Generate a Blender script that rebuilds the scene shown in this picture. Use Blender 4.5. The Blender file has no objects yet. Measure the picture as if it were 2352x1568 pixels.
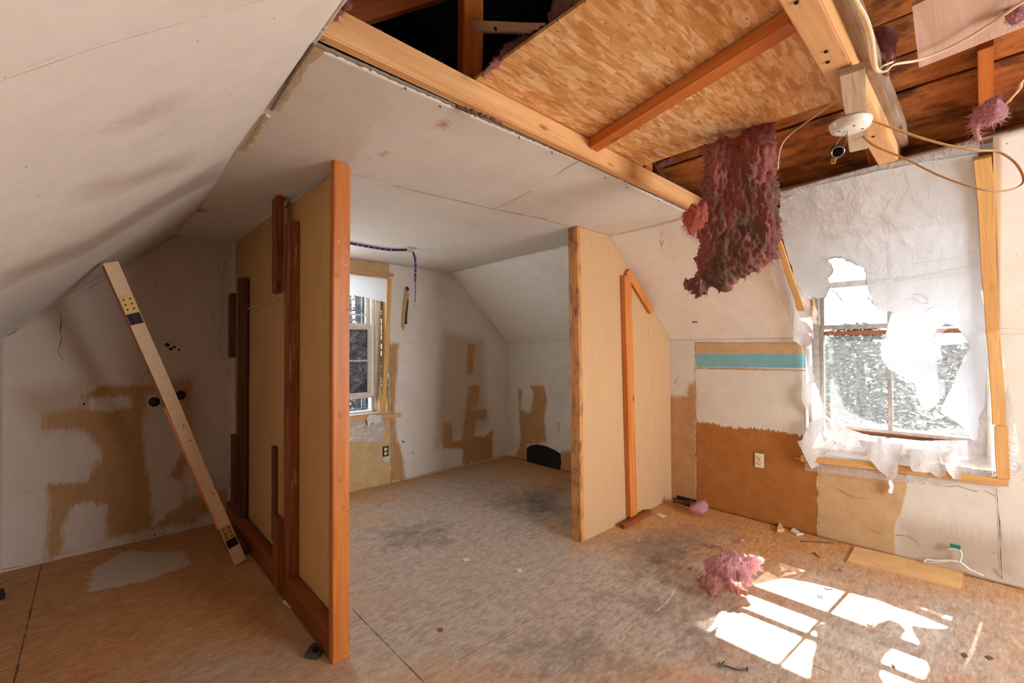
import bpy, bmesh, math, random
import numpy as np
from mathutils import Vector, Matrix, noise
from mathutils.geometry import delaunay_2d_cdt
random.seed(7); np.random.seed(7)
S = bpy.context.scene
COL = S.collection
# ------------------------------------------------------------------ camera
W, H = 2352, 1568
FPX = 1016.82
CH = 1.32                                    # eye height
yaw, pit, rol = map(math.radians, (43.0576, 0.8339, -0.2432))
F = Vector((math.sin(yaw)*math.cos(pit), math.cos(yaw)*math.cos(pit), math.sin(pit)))
R0 = Vector((math.cos(yaw), -math.sin(yaw), 0)); U0 = R0.cross(F)
R = R0*math.cos(rol)+U0*math.sin(rol); U = -R0*math.sin(rol)+U0*math.cos(rol)
EYE = Vector((0, 0, CH))
cd = bpy.data.cameras.new('camera'); cam = bpy.data.objects.new('camera', cd); COL.objects.link(cam)
cam.matrix_world = Matrix(((R.x, U.x, -F.x, 0), (R.y, U.y, -F.y, 0), (R.z, U.z, -F.z, CH), (0, 0, 0, 1)))
cd.sensor_width = 36; cd.lens = FPX*36/W; cd.clip_start = 0.02; cd.clip_end = 300
S.camera = cam
# ------------------------------------------------------------------ world, sun, exposure
S.view_settings.view_transform = 'Standard'; S.view_settings.look = 'None'
S.cycles.max_bounces = 8; S.cycles.glossy_bounces = 2; S.cycles.transmission_bounces = 4; S.cycles.diffuse_bounces = 4; S.cycles.caustics_reflective = False; S.cycles.caustics_refractive = False
S.view_settings.gamma = 1; S.view_settings.use_curve_mapping = False
S.view_settings.exposure = -0.22
wd = bpy.data.worlds.new('sky'); S.world = wd; wd.use_nodes = True
wn = wd.node_tree; wn.nodes.clear()
wo = wn.nodes.new('ShaderNodeOutputWorld'); wb = wn.nodes.new('ShaderNodeBackground')
wg = wn.nodes.new('ShaderNodeTexGradient'); wc = wn.nodes.new('ShaderNodeTexCoord'); wm = wn.nodes.new('ShaderNodeMapping')
wr = wn.nodes.new('ShaderNodeValToRGB')
wm.inputs['Rotation'].default_value = (0, math.radians(90), 0)
wn.links.new(wc.outputs['Generated'], wm.inputs[0]); wn.links.new(wm.outputs[0], wg.inputs[0]); wn.links.new(wg.outputs[0], wr.inputs[0])
wr.color_ramp.elements[0].color = (.92, .96, 1, 1); wr.color_ramp.elements[1].color = (.45, .66, 1, 1)
wn.links.new(wr.outputs[0], wb.inputs[0]); wn.links.new(wb.outputs[0], wo.inputs[0])
wb.inputs[1].default_value = 5.0
sd = bpy.data.lights.new('sun', 'SUN'); sun = bpy.data.objects.new('sun', sd); COL.objects.link(sun)
sd.energy = 62; sd.angle = math.radians(.53); sd.color = (1, .98, .95)
SUNDIR = Vector((-1, .085, -1.10)).normalized()
sun.rotation_euler = SUNDIR.to_track_quat('-Z', 'Y').to_euler(); sun.location = (8, 0, 9)
def area_light(name, loc, dirv, sx, sy, power, color):
    l = bpy.data.lights.new(name, 'AREA'); o = bpy.data.objects.new(name, l); COL.objects.link(o)
    l.shape = 'RECTANGLE'; l.size = sx; l.size_y = sy; l.energy = power; l.color = color
    o.location = loc; o.rotation_euler = Vector(dirv).to_track_quat('-Z', 'Y').to_euler()
    return o
# daylight at the far window; rear and side lamps fill through added unseen openings
area_light('added_rear_fill', (2.4, -2.25, 1.35), (-.05, 1, .02), 1.3, 1.2, 135, (.95, .97, 1))
area_light('daylight_far_window', (1.56, 4.42, 1.35), (.25, -1, -.1), .42, 1.3, 25, (.86, .93, 1))
area_light('added_far_side_fill', (1.12, 4.07, 1.35), (.45, -1, 0), .34, 1.25, 17, (.90, .94, 1))
# ------------------------------------------------------------------ measures
Yg, Xk, Xl, zk, zc, Yj = 4.006, 3.665, -0.413, 1.389, 2.151, 1.221
Xp, Yp, Yp2 = .729, 1.88, 1.89
YF = -2.2                                    # wall behind the photographer
XW = 3.87                                    # plane of the dormer window
def ray(px, py):
    return (F + R*((px-1176)/FPX) - U*((py-784)/FPX))
def PX(px, py, X): d = ray(px, py); return EYE + d*(X/d.x)
def PY(px, py, Y): d = ray(px, py); return EYE + d*(Y/d.y)
def PZ(px, py, Z=0.): d = ray(px, py); return EYE + d*((Z-CH)/d.z)
def PP(px, py, p0, n):
    d = ray(px, py); n = Vector(n); return EYE + d*((Vector(p0)-EYE).dot(n)/d.dot(n))
def pix(p):
    w = Vector(p)-EYE; d = w.dot(F); return (1176+FPX*w.dot(R)/d, 784-FPX*w.dot(U)/d)
# ------------------------------------------------------------------ tagging and linking
def tag(o, label=None, cat=None, group=None, kind=None):
    if label: o['label'] = label
    if cat: o['category'] = cat
    if group: o['group'] = group
    if kind: o['kind'] = kind
    return o
def empty(name, loc, label=None, cat=None, group=None, kind=None):
    o = bpy.data.objects.new(name, None); COL.objects.link(o); o.location = loc; o.empty_display_size = .05
    return tag(o, label, cat, group, kind)
def wmat(o):
    m = o.matrix_basis.copy()
    if o.parent: m = wmat(o.parent) @ o.matrix_parent_inverse @ m
    return m
def link(name, me, mat, parent=None, M=None, smooth=False):
    o = bpy.data.objects.new(name, me); COL.objects.link(o)
    if mat is not None:
        for m in (mat if isinstance(mat, (list, tuple)) else [mat]): me.materials.append(m)
    if smooth:
        me.polygons.foreach_set('use_smooth', [True]*len(me.polygons))
    if M is not None: o.matrix_basis = M
    if parent:
        o.parent = parent; o.matrix_parent_inverse = wmat(parent).inverted()
    return o
def mesh(name, verts, faces):
    me = bpy.data.meshes.new(name); me.from_pydata([tuple(v) for v in verts], [], faces); me.update(); return me
def from_bm(name, bm):
    me = bpy.data.meshes.new(name); bm.to_mesh(me); bm.free(); return me
def copy_tree(o, parent=None):
    c = o.copy(); COL.objects.link(c)
    if parent: c.parent = parent
    for ch in [x for x in bpy.data.objects if x.parent == o]: copy_tree(ch, c)
    return c
# ------------------------------------------------------------------ materials
def srgb(r, g, b):
    f = lambda c: ((c/255+.055)/1.055)**2.4 if c/255 > .04045 else c/255/12.92
    return (f(r), f(g), f(b), 1)
class N:
    def __init__(s, name):
        s.m = bpy.data.materials.new(name); s.m.use_nodes = True; s.t = s.m.node_tree; s.t.nodes.clear()
        s.out = s.t.nodes.new('ShaderNodeOutputMaterial')
    def n(s, ty, **kw):
        x = s.t.nodes.new('ShaderNode'+ty)
        for k, v in kw.items():
            setattr(x, k, v)
        return x
    def l(s, a, b): s.t.links.new(a, b)
    def put(s, sock, v):
        if isinstance(v, bpy.types.NodeSocket): s.l(v, sock)
        elif v is not None: sock.default_value = v
    def coord(s, scale=(1, 1, 1), rot=(0, 0, 0), kind='Object', rnd=False):
        c = s.n('TexCoord'); m = s.n('Mapping'); m.inputs['Scale'].default_value = scale; m.inputs['Rotation'].default_value = rot
        s.l(c.outputs[kind], m.inputs[0])
        if rnd:
            oi = s.n('ObjectInfo'); mu = s.n('Math', operation='MULTIPLY'); s.l(oi.outputs['Random'], mu.inputs[0]); mu.inputs[1].default_value = 37
            cx = s.n('CombineXYZ'); s.l(mu.outputs[0], cx.inputs[0]); s.l(mu.outputs[0], cx.inputs[1]); s.l(cx.outputs[0], m.inputs['Location'])
        return m.outputs[0]
    def noise(s, v, scale=5, detail=4, rough=.55, dist=0):
        x = s.n('TexNoise'); s.l(v, x.inputs['Vector']); x.inputs['Scale'].default_value = scale
        x.inputs['Detail'].default_value = detail; x.inputs['Roughness'].default_value = rough; x.inputs['Distortion'].default_value = dist
        return x.outputs['Fac']
    def ramp(s, f, stops, interp='LINEAR'):
        x = s.n('ValToRGB'); s.l(f, x.inputs[0]); e = x.color_ramp; e.interpolation = interp
        while len(e.elements) < len(stops): e.elements.new(.5)
        for el, (p, c) in zip(e.elements, stops):
            el.position = p; el.color = c if len(c) == 4 else (*c, 1)
        return x.outputs[0]
    def rng(s, f, a, b, c=0., d=1.):
        x = s.n('MapRange'); s.l(f, x.inputs[0])
        for i, v in enumerate((a, b, c, d)): x.inputs[i+1].default_value = v
        return x.outputs[0]
    def math(s, op, a, b=None, clamp=False):
        x = s.n('Math', operation=op); x.use_clamp = clamp; s.put(x.inputs[0], a)
        if b is not None: s.put(x.inputs[1], b)
        return x.outputs[0]
    def mix(s, f, a, b, mode='MIX'):
        x = s.n('Mix', data_type='RGBA', blend_type=mode); s.put(x.inputs[0], f); s.put(x.inputs[6], a); s.put(x.inputs[7], b)
        return x.outputs[2]
    def attr(s, name):
        x = s.n('Attribute'); x.attribute_name = name; return x.outputs['Fac']
    def bump(s, hgt, strength=.3, dist=.01):
        x = s.n('Bump'); s.l(hgt, x.inputs['Height']); x.inputs['Strength'].default_value = strength; x.inputs['Distance'].default_value = dist
        return x.outputs[0]
    def bsdf(s, col, rough=.7, normal=None, spec=.3, metal=0, **kw):
        x = s.n('BsdfPrincipled'); s.put(x.inputs['Base Color'], col); s.put(x.inputs['Roughness'], rough)
        x.inputs['Specular IOR Level'].default_value = spec; x.inputs['Metallic'].default_value = metal
        if normal is not None: s.l(normal, x.inputs['Normal'])
        for k, v in kw.items(): s.put(x.inputs[k.replace('_', ' ')], v)
        s.l(x.outputs[0], s.out.inputs[0]); return x.outputs[0]
def flat(name, c, rough=.6, metal=0, spec=.3, var=.06, bump=.0):
    k = N(name); v = k.coord(); n = k.noise(v, 30, 3)
    d = tuple(max(0, x*(1-var*2)) for x in c[:3])+(1,)
    nm = k.bump(n, bump, .002) if bump else None
    k.bsdf(k.mix(k.rng(n, .35, .65), c, d), rough, nm, spec, metal); return k.m
def wood(name, c1, c2, c3, rough=.55, scratch=None, grain=1.0, dirt=.0, dirtcol=(.03, .02, .015, 1), knots=True):
    """long axis = local X"""
    k = N(name); v = k.coord((1, 14*grain, 14*grain), rnd=True)
    n1 = k.noise(v, 2.2, 3, .5, .6)
    v2 = k.coord((2.2, 120, 120), rnd=True); n2 = k.noise(v2, 1.6, 4, .6)
    c = k.mix(k.rng(n1, .3, .7), c1, c2)
    c = k.mix(k.rng(n2, .55, .8, 0, .55), c, c3)
    if knots:
        vo = k.n('TexVoronoi'); k.l(k.coord((3.2, 9, 9), rnd=True), vo.inputs['Vector']); vo.inputs['Scale'].default_value = 1
        kn = k.rng(vo.outputs['Distance'], .05, .13, 1, 0); c = k.mix(k.math('MULTIPLY', kn, .8), c, tuple(x*.35 for x in c3[:3])+(1,))
    if dirt:
        nd = k.noise(k.coord((2, 5, 5), rnd=True), 3, 6, .7); c = k.mix(k.rng(nd, .62-dirt*.3, .72-dirt*.15, 0, .85), c, dirtcol)
    if scratch:
        ns = k.noise(k.coord((1.2, 14, 14), rnd=True), 4, 6, .75); c = k.mix(k.rng(ns, .56, .63, 0, .8), c, scratch)
    k.bsdf(c, rough, k.bump(n2, .25, .002), .25); return k.m
W_ORANGE = wood('orange_pine', srgb(212, 136, 74), srgb(190, 108, 50), srgb(144, 72, 32), .42)
W_POST = wood('end_post_pine', srgb(200, 126, 62), srgb(176, 98, 40), srgb(140, 66, 24), .4, knots=False)
W_RED = wood('red_brown_wood', srgb(152, 84, 40), srgb(112, 52, 22), srgb(66, 28, 12), .5)
W_REDSCR = wood('scuffed_red_brown_wood', srgb(152, 84, 40), srgb(118, 56, 26), srgb(66, 28, 12), .5, scratch=srgb(190, 150, 120))
W_DARK = wood('dark_old_wood', srgb(110, 64, 40), srgb(84, 46, 28), srgb(40, 20, 12), .6)
W_JOIST = wood('joist_wood', srgb(228, 180, 124), srgb(208, 152, 98), srgb(164, 108, 62), .5)
W_RAFT = wood('rafter_wood', srgb(214, 130, 62), srgb(186, 98, 38), srgb(120, 56, 20), .5)
W_OLD = wood('grey_old_wood', srgb(168, 150, 130), srgb(134, 108, 84), srgb(60, 40, 28), .7, dirt=.35, dirtcol=srgb(130, 78, 40))
W_STRIP = wood('strapping_wood', srgb(222, 176, 116), srgb(206, 154, 90), srgb(146, 100, 56), .55, knots=False)
W_EDGE = wood('stained_edge_wood', srgb(214, 152, 90), srgb(190, 124, 66), srgb(110, 70, 40), .55, dirt=.5, dirtcol=srgb(92, 70, 56))
W_BARE = wood('bare_new_wood', srgb(206, 160, 120), srgb(190, 138, 98), srgb(130, 86, 56), .6, knots=False)
W_BLOCK = wood('weathered_block_wood', srgb(205, 185, 160), srgb(178, 150, 120), srgb(110, 84, 60), .7, knots=False)
W_ROOF = wood('roof_board_wood', srgb(212, 136, 70), srgb(168, 94, 48), srgb(80, 38, 20), .6, dirt=.55, dirtcol=srgb(84, 46, 30), grain=.6)
def m_osb(name, cols, sc=1.0, rough=.6):
    k = N(name); base = None
    h = []
    c = k.mix(k.noise(k.coord(), 3, 3), cols[0], cols[1])
    for i, (rot, st) in enumerate(((.3, 17), (.75, 24), (-.25, 20), (1.3, 30), (.1, 15))):
        vo = k.n('TexVoronoi'); k.l(k.coord((sc*st*1.05, sc*st*4.6, 1), (0, 0, rot)), vo.inputs['Vector'])
        vo.inputs['Scale'].default_value = 1; vo.inputs['Randomness'].default_value = 1
        sx = k.n('SeparateColor'); k.l(vo.outputs['Color'], sx.inputs[0])
        f = k.rng(sx.outputs[0], .50, .56, 0, .62)
        tone = k.ramp(sx.outputs[1], [(0, cols[2]), (.45, cols[1]), (1, cols[3])])
        c = k.mix(f, c, tone); h.append(sx.outputs[2])
    g = k.noise(k.coord((6, 90, 20), (0, 0, .6)), 3, 3); c = k.mix(k.rng(g, .6, .75, 0, .35), c, cols[2])
    vd = k.n('TexVoronoi'); k.l(k.coord((14, 40, 20), (0, 0, .9)), vd.inputs['Vector']); vd.inputs['Scale'].default_value = 1
    c = k.mix(k.rng(vd.outputs['Distance'], .05, .11, .8, 0), c, cols[4])
    k.bsdf(c, rough, k.bump(h[1], .2, .002), .25); return k.m
M_OSB = m_osb('flake_board', (srgb(236, 186, 124), srgb(222, 164, 98), srgb(188, 130, 74), srgb(252, 226, 182), srgb(96, 56, 24)), .72)
def m_wall(name, white=(206, 198, 190), dirty=.5):
    k = N(name)
    nb = k.noise(k.coord((1, 1, 1)), 9, 5, .65); nf = k.noise(k.coord((1, 1, 1)), 60, 3, .6)
    nbr = k.noise(k.coord((7, 7, 1.4)), 9, 4, .6)
    edge = k.math('ADD', k.math('MULTIPLY', k.math('SUBTRACT', nbr, .5), .085), k.math('MULTIPLY', k.math('SUBTRACT', nf, .5), .03))
    wcol = srgb(*white)
    c = k.mix(k.rng(nb, .35, .7), wcol, tuple(x*.93 for x in wcol[:3])+(1,))
    soft = k.noise(k.coord(), 2.1, 5, .6)
    c = k.mix(k.rng(soft, .5, .68, 0, .30*dirty), c, srgb(150, 122, 92))
    dots = k.n('TexVoronoi'); k.l(k.coord(), dots.inputs['Vector']); dots.inputs['Scale'].default_value = 16
    def mask(att, soft=.004, amp=1.0):
        a = k.attr(att); a = k.math('ADD', a, k.math('MULTIPLY', edge, amp)); return k.rng(a, -soft, soft)
    ns = k.noise(k.coord((3, 3, 12)), 14, 4, .6)
    bro = k.mix(k.rng(nb, .3, .7), srgb(192, 150, 104), srgb(174, 130, 86)); bro = k.mix(k.rng(nf, .5, .8, 0, .3), bro, srgb(190, 150, 106))
    tan = k.mix(k.rng(nb, .3, .7), srgb(206, 176, 132), srgb(190, 156, 112))
    blu = k.mix(k.rng(nb, .3, .7), srgb(134, 184, 190), srgb(120, 170, 178))
    rus = k.mix(k.rng(nb, .3, .7), srgb(174, 116, 58), srgb(158, 100, 46))
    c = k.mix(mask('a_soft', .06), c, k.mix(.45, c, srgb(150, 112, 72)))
    GREY = 1
    c = k.mix(mask('a_tan', .003, .12), c, tan)
    c = k.mix(mask('a_brown', .018, .9), c, bro)
    c = k.mix(mask('a_rust', .004, .9), c, rus)
    c = k.mix(mask('a_blue', .002, .03), c, blu)
    c = k.mix(mask('a_white', .014, .9), c, k.mix(k.rng(nb, .3, .7), wcol, tuple(x*.9 for x in wcol[:3])+(1,)))
    c = k.mix(k.rng(dots.outputs['Distance'], .035, .06, .75, 0), c, srgb(84, 58, 40))
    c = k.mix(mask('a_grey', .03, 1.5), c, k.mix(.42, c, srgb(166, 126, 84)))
    k.bsdf(c, .8, k.bump(k.math('ADD', nb, k.math('MULTIPLY', nf, .25)), .25, .006), .2); return k.m
M_WALL = m_wall('patched_drywall', (230, 222, 213), .45); M_WALLR = m_wall('patched_drywall_knee', (220, 213, 199), .6)
M_CEIL = m_wall('ceiling_paint', (222, 215, 205), .3); M_SLOPE = m_wall('slope_paint', (240, 236, 228), .3)
def m_floor():
    k = N('floor_sheathing')
    cols = (srgb(200, 148, 96), srgb(184, 128, 76), srgb(142, 92, 54), srgb(218, 174, 128))
    n0 = k.noise(k.coord(), 5, 6, .7); c = k.mix(k.rng(n0, .35, .65), cols[0], cols[1])
    # pale dust rubbed into flakes
    hs = []
    for i, (rot, a, b) in enumerate(((.5, 24, 100), (-.7, 28, 120), (1.35, 26, 100), (2.5, 30, 120))):
        vo = k.n('TexVoronoi'); k.l(k.coord((a, b, 1), (0, 0, rot)), vo.inputs['Vector']); vo.inputs['Scale'].default_value = 1
        sx = k.n('SeparateColor'); k.l(vo.outputs['Color'], sx.inputs[0]); hs.append(sx.outputs[0])
        tone = k.ramp(sx.outputs[1], [(0, cols[2]), (.5, cols[1]), (1, cols[3])])
        c = k.mix(k.rng(sx.outputs[0], .72, .8, 0, .4), c, tone)
    n1 = k.noise(k.coord(), 2.6, 7, .68); n2 = k.noise(k.coord(), 14, 5, .7)
    gr = k.math('ADD', k.attr('a_grey'), k.math('MULTIPLY', k.math('SUBTRACT', n1, .5), 1.3)); gf = k.rng(gr, -.45, .25, 0, .95)
    dust = k.mix(k.rng(n2, .35, .65), srgb(182, 169, 156), srgb(160, 145, 132))
    dust = k.mix(k.rng(hs[2], .74, .86, 0, .4), dust, srgb(126, 108, 94)); dust = k.mix(k.rng(hs[3], .78, .88, 0, .45), dust, srgb(204, 194, 182))
    fl = k.math('MULTIPLY', gf, k.rng(hs[1], .1, .9, .8, 1)); c = k.mix(fl, c, dust)
    dk = k.math('ADD', k.attr('a_dark'), k.math('MULTIPLY', k.math('SUBTRACT', n2, .5), .5)); n3 = k.noise(k.coord((1, 1.6, 1)), 3.4, 7, .7)
    dk = k.math('ADD', dk, k.math('MULTIPLY', k.math('SUBTRACT', n3, .5), .9))
    c = k.mix(k.rng(dk, -.12, .34, 0, .8), c, srgb(78, 66, 60))
    n4 = k.noise(k.coord((5, 1.5, 1), (0, 0, -.5)), 5, 6, .7); c = k.mix(k.rng(n4, .6, .72, 0, .35), c, srgb(96, 66, 46))
    pl = k.noise(k.coord((1.2, 6, 1), (0, 0, 1.5708)), 6, 6, .7); c = k.mix(k.math('MULTIPLY', k.rng(k.attr('a_ply'), -.1, .2), k.rng(pl, .5, .7, 0, .6)), c, srgb(126, 88, 56))
    nb = k.noise(k.coord((3, 5, 1), (0, 0, .3)), 9, 5, .7)
    wt = k.math('ADD', k.attr('a_white'), k.math('MULTIPLY', k.math('SUBTRACT', nb, .5), .14)); c = k.mix(k.rng(wt, -.004, .01, 0, .9), c, srgb(206, 192, 172))
    sc = k.noise(k.coord((2, 60, 1), (0, 0, .8)), 3, 4, .6); c = k.mix(k.rng(sc, .66, .72, 0, .5), c, srgb(208, 186, 158))
    vd = k.n('TexVoronoi'); k.l(k.coord((22, 60, 1), (0, 0, .7)), vd.inputs['Vector']); vd.inputs['Scale'].default_value = 1
    c = k.mix(k.rng(vd.outputs['Distance'], .06, .13, .75, 0), c, srgb(70, 54, 44))
    v3 = k.n('TexVoronoi'); k.l(k.coord(), v3.inputs['Vector']); v3.inputs['Scale'].default_value = 22
    c = k.mix(k.rng(v3.outputs['Distance'], .05, .08, .8, 0), c, srgb(214, 206, 198))
    k.bsdf(c, .62, k.bump(k.math('ADD', n2, hs[0]), .2, .003), .3); return k.m
M_FLOOR = m_floor()
def m_paper():
    k = N('drywall_paper_back'); v = k.coord((60, 60, 1.2)); n = k.noise(v, 3, 4, .6); b = k.noise(k.coord(), 1.6, 4)
    c = k.mix(k.rng(n, .3, .7), srgb(212, 170, 112), srgb(196, 150, 94)); c = k.mix(k.rng(b, .4, .7, 0, .35), c, srgb(174, 130, 80))
    vs = k.noise(k.coord((40, 40, 3)), 2.5, 5, .7); c = k.mix(k.rng(vs, .72, .78, 0, .7), c, srgb(214, 200, 176))
    k.bsdf(c, .75, None, .2); return k.m
M_PAPER = m_paper()
def m_cream():
    k = N('cream_wallboard'); v = k.coord((50, 50, 1)); n = k.noise(v, 3, 4, .6); b = k.noise(k.coord(), 1.8, 4)
    c = k.mix(k.rng(n, .3, .7), srgb(200, 164, 124), srgb(188, 149, 106)); c = k.mix(k.rng(b, .45, .7, 0, .3), c, srgb(190, 154, 108))
    d = k.n('TexVoronoi'); k.l(k.coord(), d.inputs['Vector']); d.inputs['Scale'].default_value = 11; c = k.mix(k.rng(d.outputs['Distance'], .04, .06, .5, 0), c, srgb(130, 90, 56))
    k.bsdf(c, .7, None, .2); return k.m
M_CREAM = m_cream()
def m_film(name, transp, col=(.93, .94, .95, 1), gloss=.12, transl=.6, wrinkle=.4):
    k = N(name); t = k.n('BsdfTransparent'); d = k.n('BsdfDiffuse'); tr = k.n('BsdfTranslucent'); g = k.n('BsdfGlossy')
    nn = k.noise(k.coord(), 7, 5, .6); n2 = k.noise(k.coord((1, 5, 5)), 6, 4, .6, 1)
    b = k.bump(k.math('ADD', nn, n2), wrinkle, .012)
    dc = k.mix(k.rng(k.noise(k.coord(), 4, 5), .5, .8, 0, .25), col, (.8, .76, .7, 1))
    for x in (d, tr): k.l(dc, x.inputs['Color'])
    for x in (d, tr, g): k.l(b, x.inputs['Normal'])
    g.inputs['Roughness'].default_value = .25; t.inputs[0].default_value = (.97, .97, .97, 1)
    m1 = k.n('MixShader'); m1.inputs[0].default_value = transl; k.l(d.outputs[0], m1.inputs[1]); k.l(tr.outputs[0], m1.inputs[2])
    m2 = k.n('MixShader'); m2.inputs[0].default_value = gloss; k.l(m1.outputs[0], m2.inputs[1]); k.l(g.outputs[0], m2.inputs[2])
    m3 = k.n('MixShader'); m3.inputs[0].default_value = transp; k.l(m2.outputs[0], m3.inputs[1]); k.l(t.outputs[0], m3.inputs[2])
    k.l(m3.outputs[0], k.out.inputs[0]); return k.m
M_FILM = m_film('milky_plastic_film', .02, (.86, .94, 1, 1), transl=.45); M_FLAP = m_film('milky_plastic_flap', .12, (.78, .79, .80, 1), transl=.10); M_FOLD = m_film('milky_plastic_fold', .03, (.74, .75, .76, 1), transl=.06); M_CLEAR = m_film('clear_plastic_film', .5, gloss=.25, transl=.3, wrinkle=.9)
def m_glass():
    k = N('dirty_window_glass'); t = k.n('BsdfTransparent'); g = k.n('BsdfGlossy'); d = k.n('BsdfTranslucent')
    g.inputs['Roughness'].default_value = .02
    f = k.rng(k.noise(k.coord((1, 3, 3), (.4, 0, 0)), 14, 6, .75), .35, .75, .002, .028)
    m1 = k.n('MixShader'); k.l(f, m1.inputs[0]); k.l(t.outputs[0], m1.inputs[1]); k.l(d.outputs[0], m1.inputs[2])
    m2 = k.n('MixShader'); m2.inputs[0].default_value = .05; k.l(m1.outputs[0], m2.inputs[1]); k.l(g.outputs[0], m2.inputs[2]); k.l(m2.outputs[0], k.out.inputs[0]); return k.m
M_GLASS = m_glass()
def m_frost():
    k = N('speckled_black_backing'); n = k.noise(k.coord(), 26, 6, .8, .8); b = k.noise(k.coord(), 5, 3)
    r = k.math('ABSOLUTE', k.math('SUBTRACT', n, .52)); f = k.math('MULTIPLY', k.rng(r, .004, .016, 1, 0), k.rng(b, .42, .6))
    c = k.mix(k.rng(b, .3, .7), srgb(30, 26, 34), srgb(74, 66, 84)); c = k.mix(f, c, srgb(236, 240, 250))
    k.bsdf(c, .35, None, .4); return k.m
M_FROST = m_frost()
def m_fluff(name, a, b, c3, g=srgb(110, 84, 72), gamt=.5):
    k = N(name); n = k.noise(k.coord((3, 3, 1)), 9, 6, .7, .8); m = k.noise(k.coord((1, 1, .5)), 4.5, 6, .7, .5)
    c = k.mix(k.rng(n, .3, .7), a, b); c = k.mix(k.rng(n, .62, .8), c, c3); c = k.mix(k.rng(m, .46, .60, 0, gamt), c, g)
    f = k.noise(k.coord((3, 3, 1)), 16, 7, .75, 1.6)
    x = k.n('BsdfPrincipled'); k.l(c, x.inputs['Base Color']); x.inputs['Roughness'].default_value = .95; x.inputs['Specular IOR Level'].default_value = .05
    k.l(k.bump(f, 1, .018), x.inputs['Normal'])
    tr = k.n('BsdfTranslucent'); k.l(c, tr.inputs[0]); mm = k.n('MixShader'); mm.inputs[0].default_value = .35
    k.l(x.outputs[0], mm.inputs[1]); k.l(tr.outputs[0], mm.inputs[2]); k.l(mm.outputs[0], k.out.inputs[0]); return k.m
M_PINK = m_fluff('pink_insulation', srgb(252, 206, 206), srgb(244, 176, 180), srgb(246, 176, 148), gamt=.0)
M_PINKD = m_fluff('dirty_pink_insulation', srgb(226, 160, 148), srgb(204, 112, 108), srgb(232, 104, 96), srgb(158, 128, 110), .95)
M_PINKA = m_fluff('dusty_pink_insulation', srgb(230, 172, 158), srgb(212, 138, 126), srgb(236, 180, 150), srgb(150, 112, 98), .35)
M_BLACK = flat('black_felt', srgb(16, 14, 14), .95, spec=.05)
M_SEAM = flat('dark_seam', srgb(104, 80, 60), .9); M_TAPE = flat('joint_tape', srgb(206, 184, 152), .8); M_CRACK = flat('crack_line', srgb(150, 128, 106), .9)
M_WEB = flat('dusty_cobweb', srgb(126, 100, 78), .9)
M_GYP = flat('broken_gypsum', srgb(214, 204, 190), .9, bump=.5); M_RIM = flat('grey_paper_edge', srgb(140, 126, 110), .9, bump=.5)
M_WPAINT = flat('old_white_paint', srgb(214, 204, 190), .5, var=.1, bump=.2); M_GPAINT = flat('grey_weathered_paint', srgb(176, 168, 158), .6, var=.15, bump=.2)
M_LEAN = flat('cream_paint', srgb(220, 186, 146), .45, var=.06)
M_BRASS = flat('worn_brass', srgb(190, 156, 96), .4, .5); M_IRON = flat('black_iron', srgb(44, 34, 28), .45, .5); M_STEEL = flat('steel_wire', srgb(170, 160, 150), .3, .9)
M_CREAMP = flat('cream_plastic', srgb(232, 218, 180), .35); M_SLOT = flat('slot_black', srgb(20, 18, 16), .6); M_PORC = flat('white_porcelain', srgb(236, 228, 214), .2, spec=.5)
M_CABLE = flat('cream_cable', srgb(226, 206, 172), .45); M_CABLET = flat('tan_cable', srgb(206, 160, 110), .5)
M_PURP = flat('purple_webbing', srgb(72, 42, 96), .7); M_PURPL = flat('lilac_pattern', srgb(190, 160, 200), .7)
M_BLUE = flat('blue_plastic', srgb(40, 66, 110), .4); M_GREEN = flat('green_sticker', srgb(36, 132, 100), .4); M_WPLAS = flat('white_plastic', srgb(232, 226, 216), .3)
M_CARD = None
def m_speck(name, c1, c2, sp, sc=60, th=.14):
    k = N(name); n = k.noise(k.coord(), 8, 4); c = k.mix(k.rng(n, .3, .7), c1, c2)
    v = k.n('TexVoronoi'); k.l(k.coord(), v.inputs['Vector']); v.inputs['Scale'].default_value = sc; c = k.mix(k.rng(v.outputs['Distance'], th*.6, th, .85, 0), c, sp)
    k.bsdf(c, .75, None, .2); return k.m
M_CARD = m_speck('speckled_hardboard', srgb(214, 172, 118), srgb(200, 154, 100), srgb(96, 70, 46), 55, .16)
M_FOAM = m_speck('black_speckled_mat', srgb(38, 34, 38), srgb(26, 24, 28), srgb(96, 90, 96), 90, .13)
M_LAM = wood('pinkish_laminate', srgb(206, 176, 160), srgb(190, 152, 130), srgb(160, 116, 92), .5, knots=False, grain=.5)
M_BARK = flat('tree_bark', srgb(40, 36, 34), .9, var=.3); M_LEAF = flat('evergreen_needles', srgb(58, 68, 38), .7, var=.3); M_LEAF2 = flat('grey_green_needles', srgb(66, 72, 58), .7, var=.3)
M_GROUND = flat('forest_floor', srgb(60, 56, 46), .9, var=.3); M_BRICK = flat('brown_exterior_paint', srgb(170, 98, 66), .6)
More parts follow.
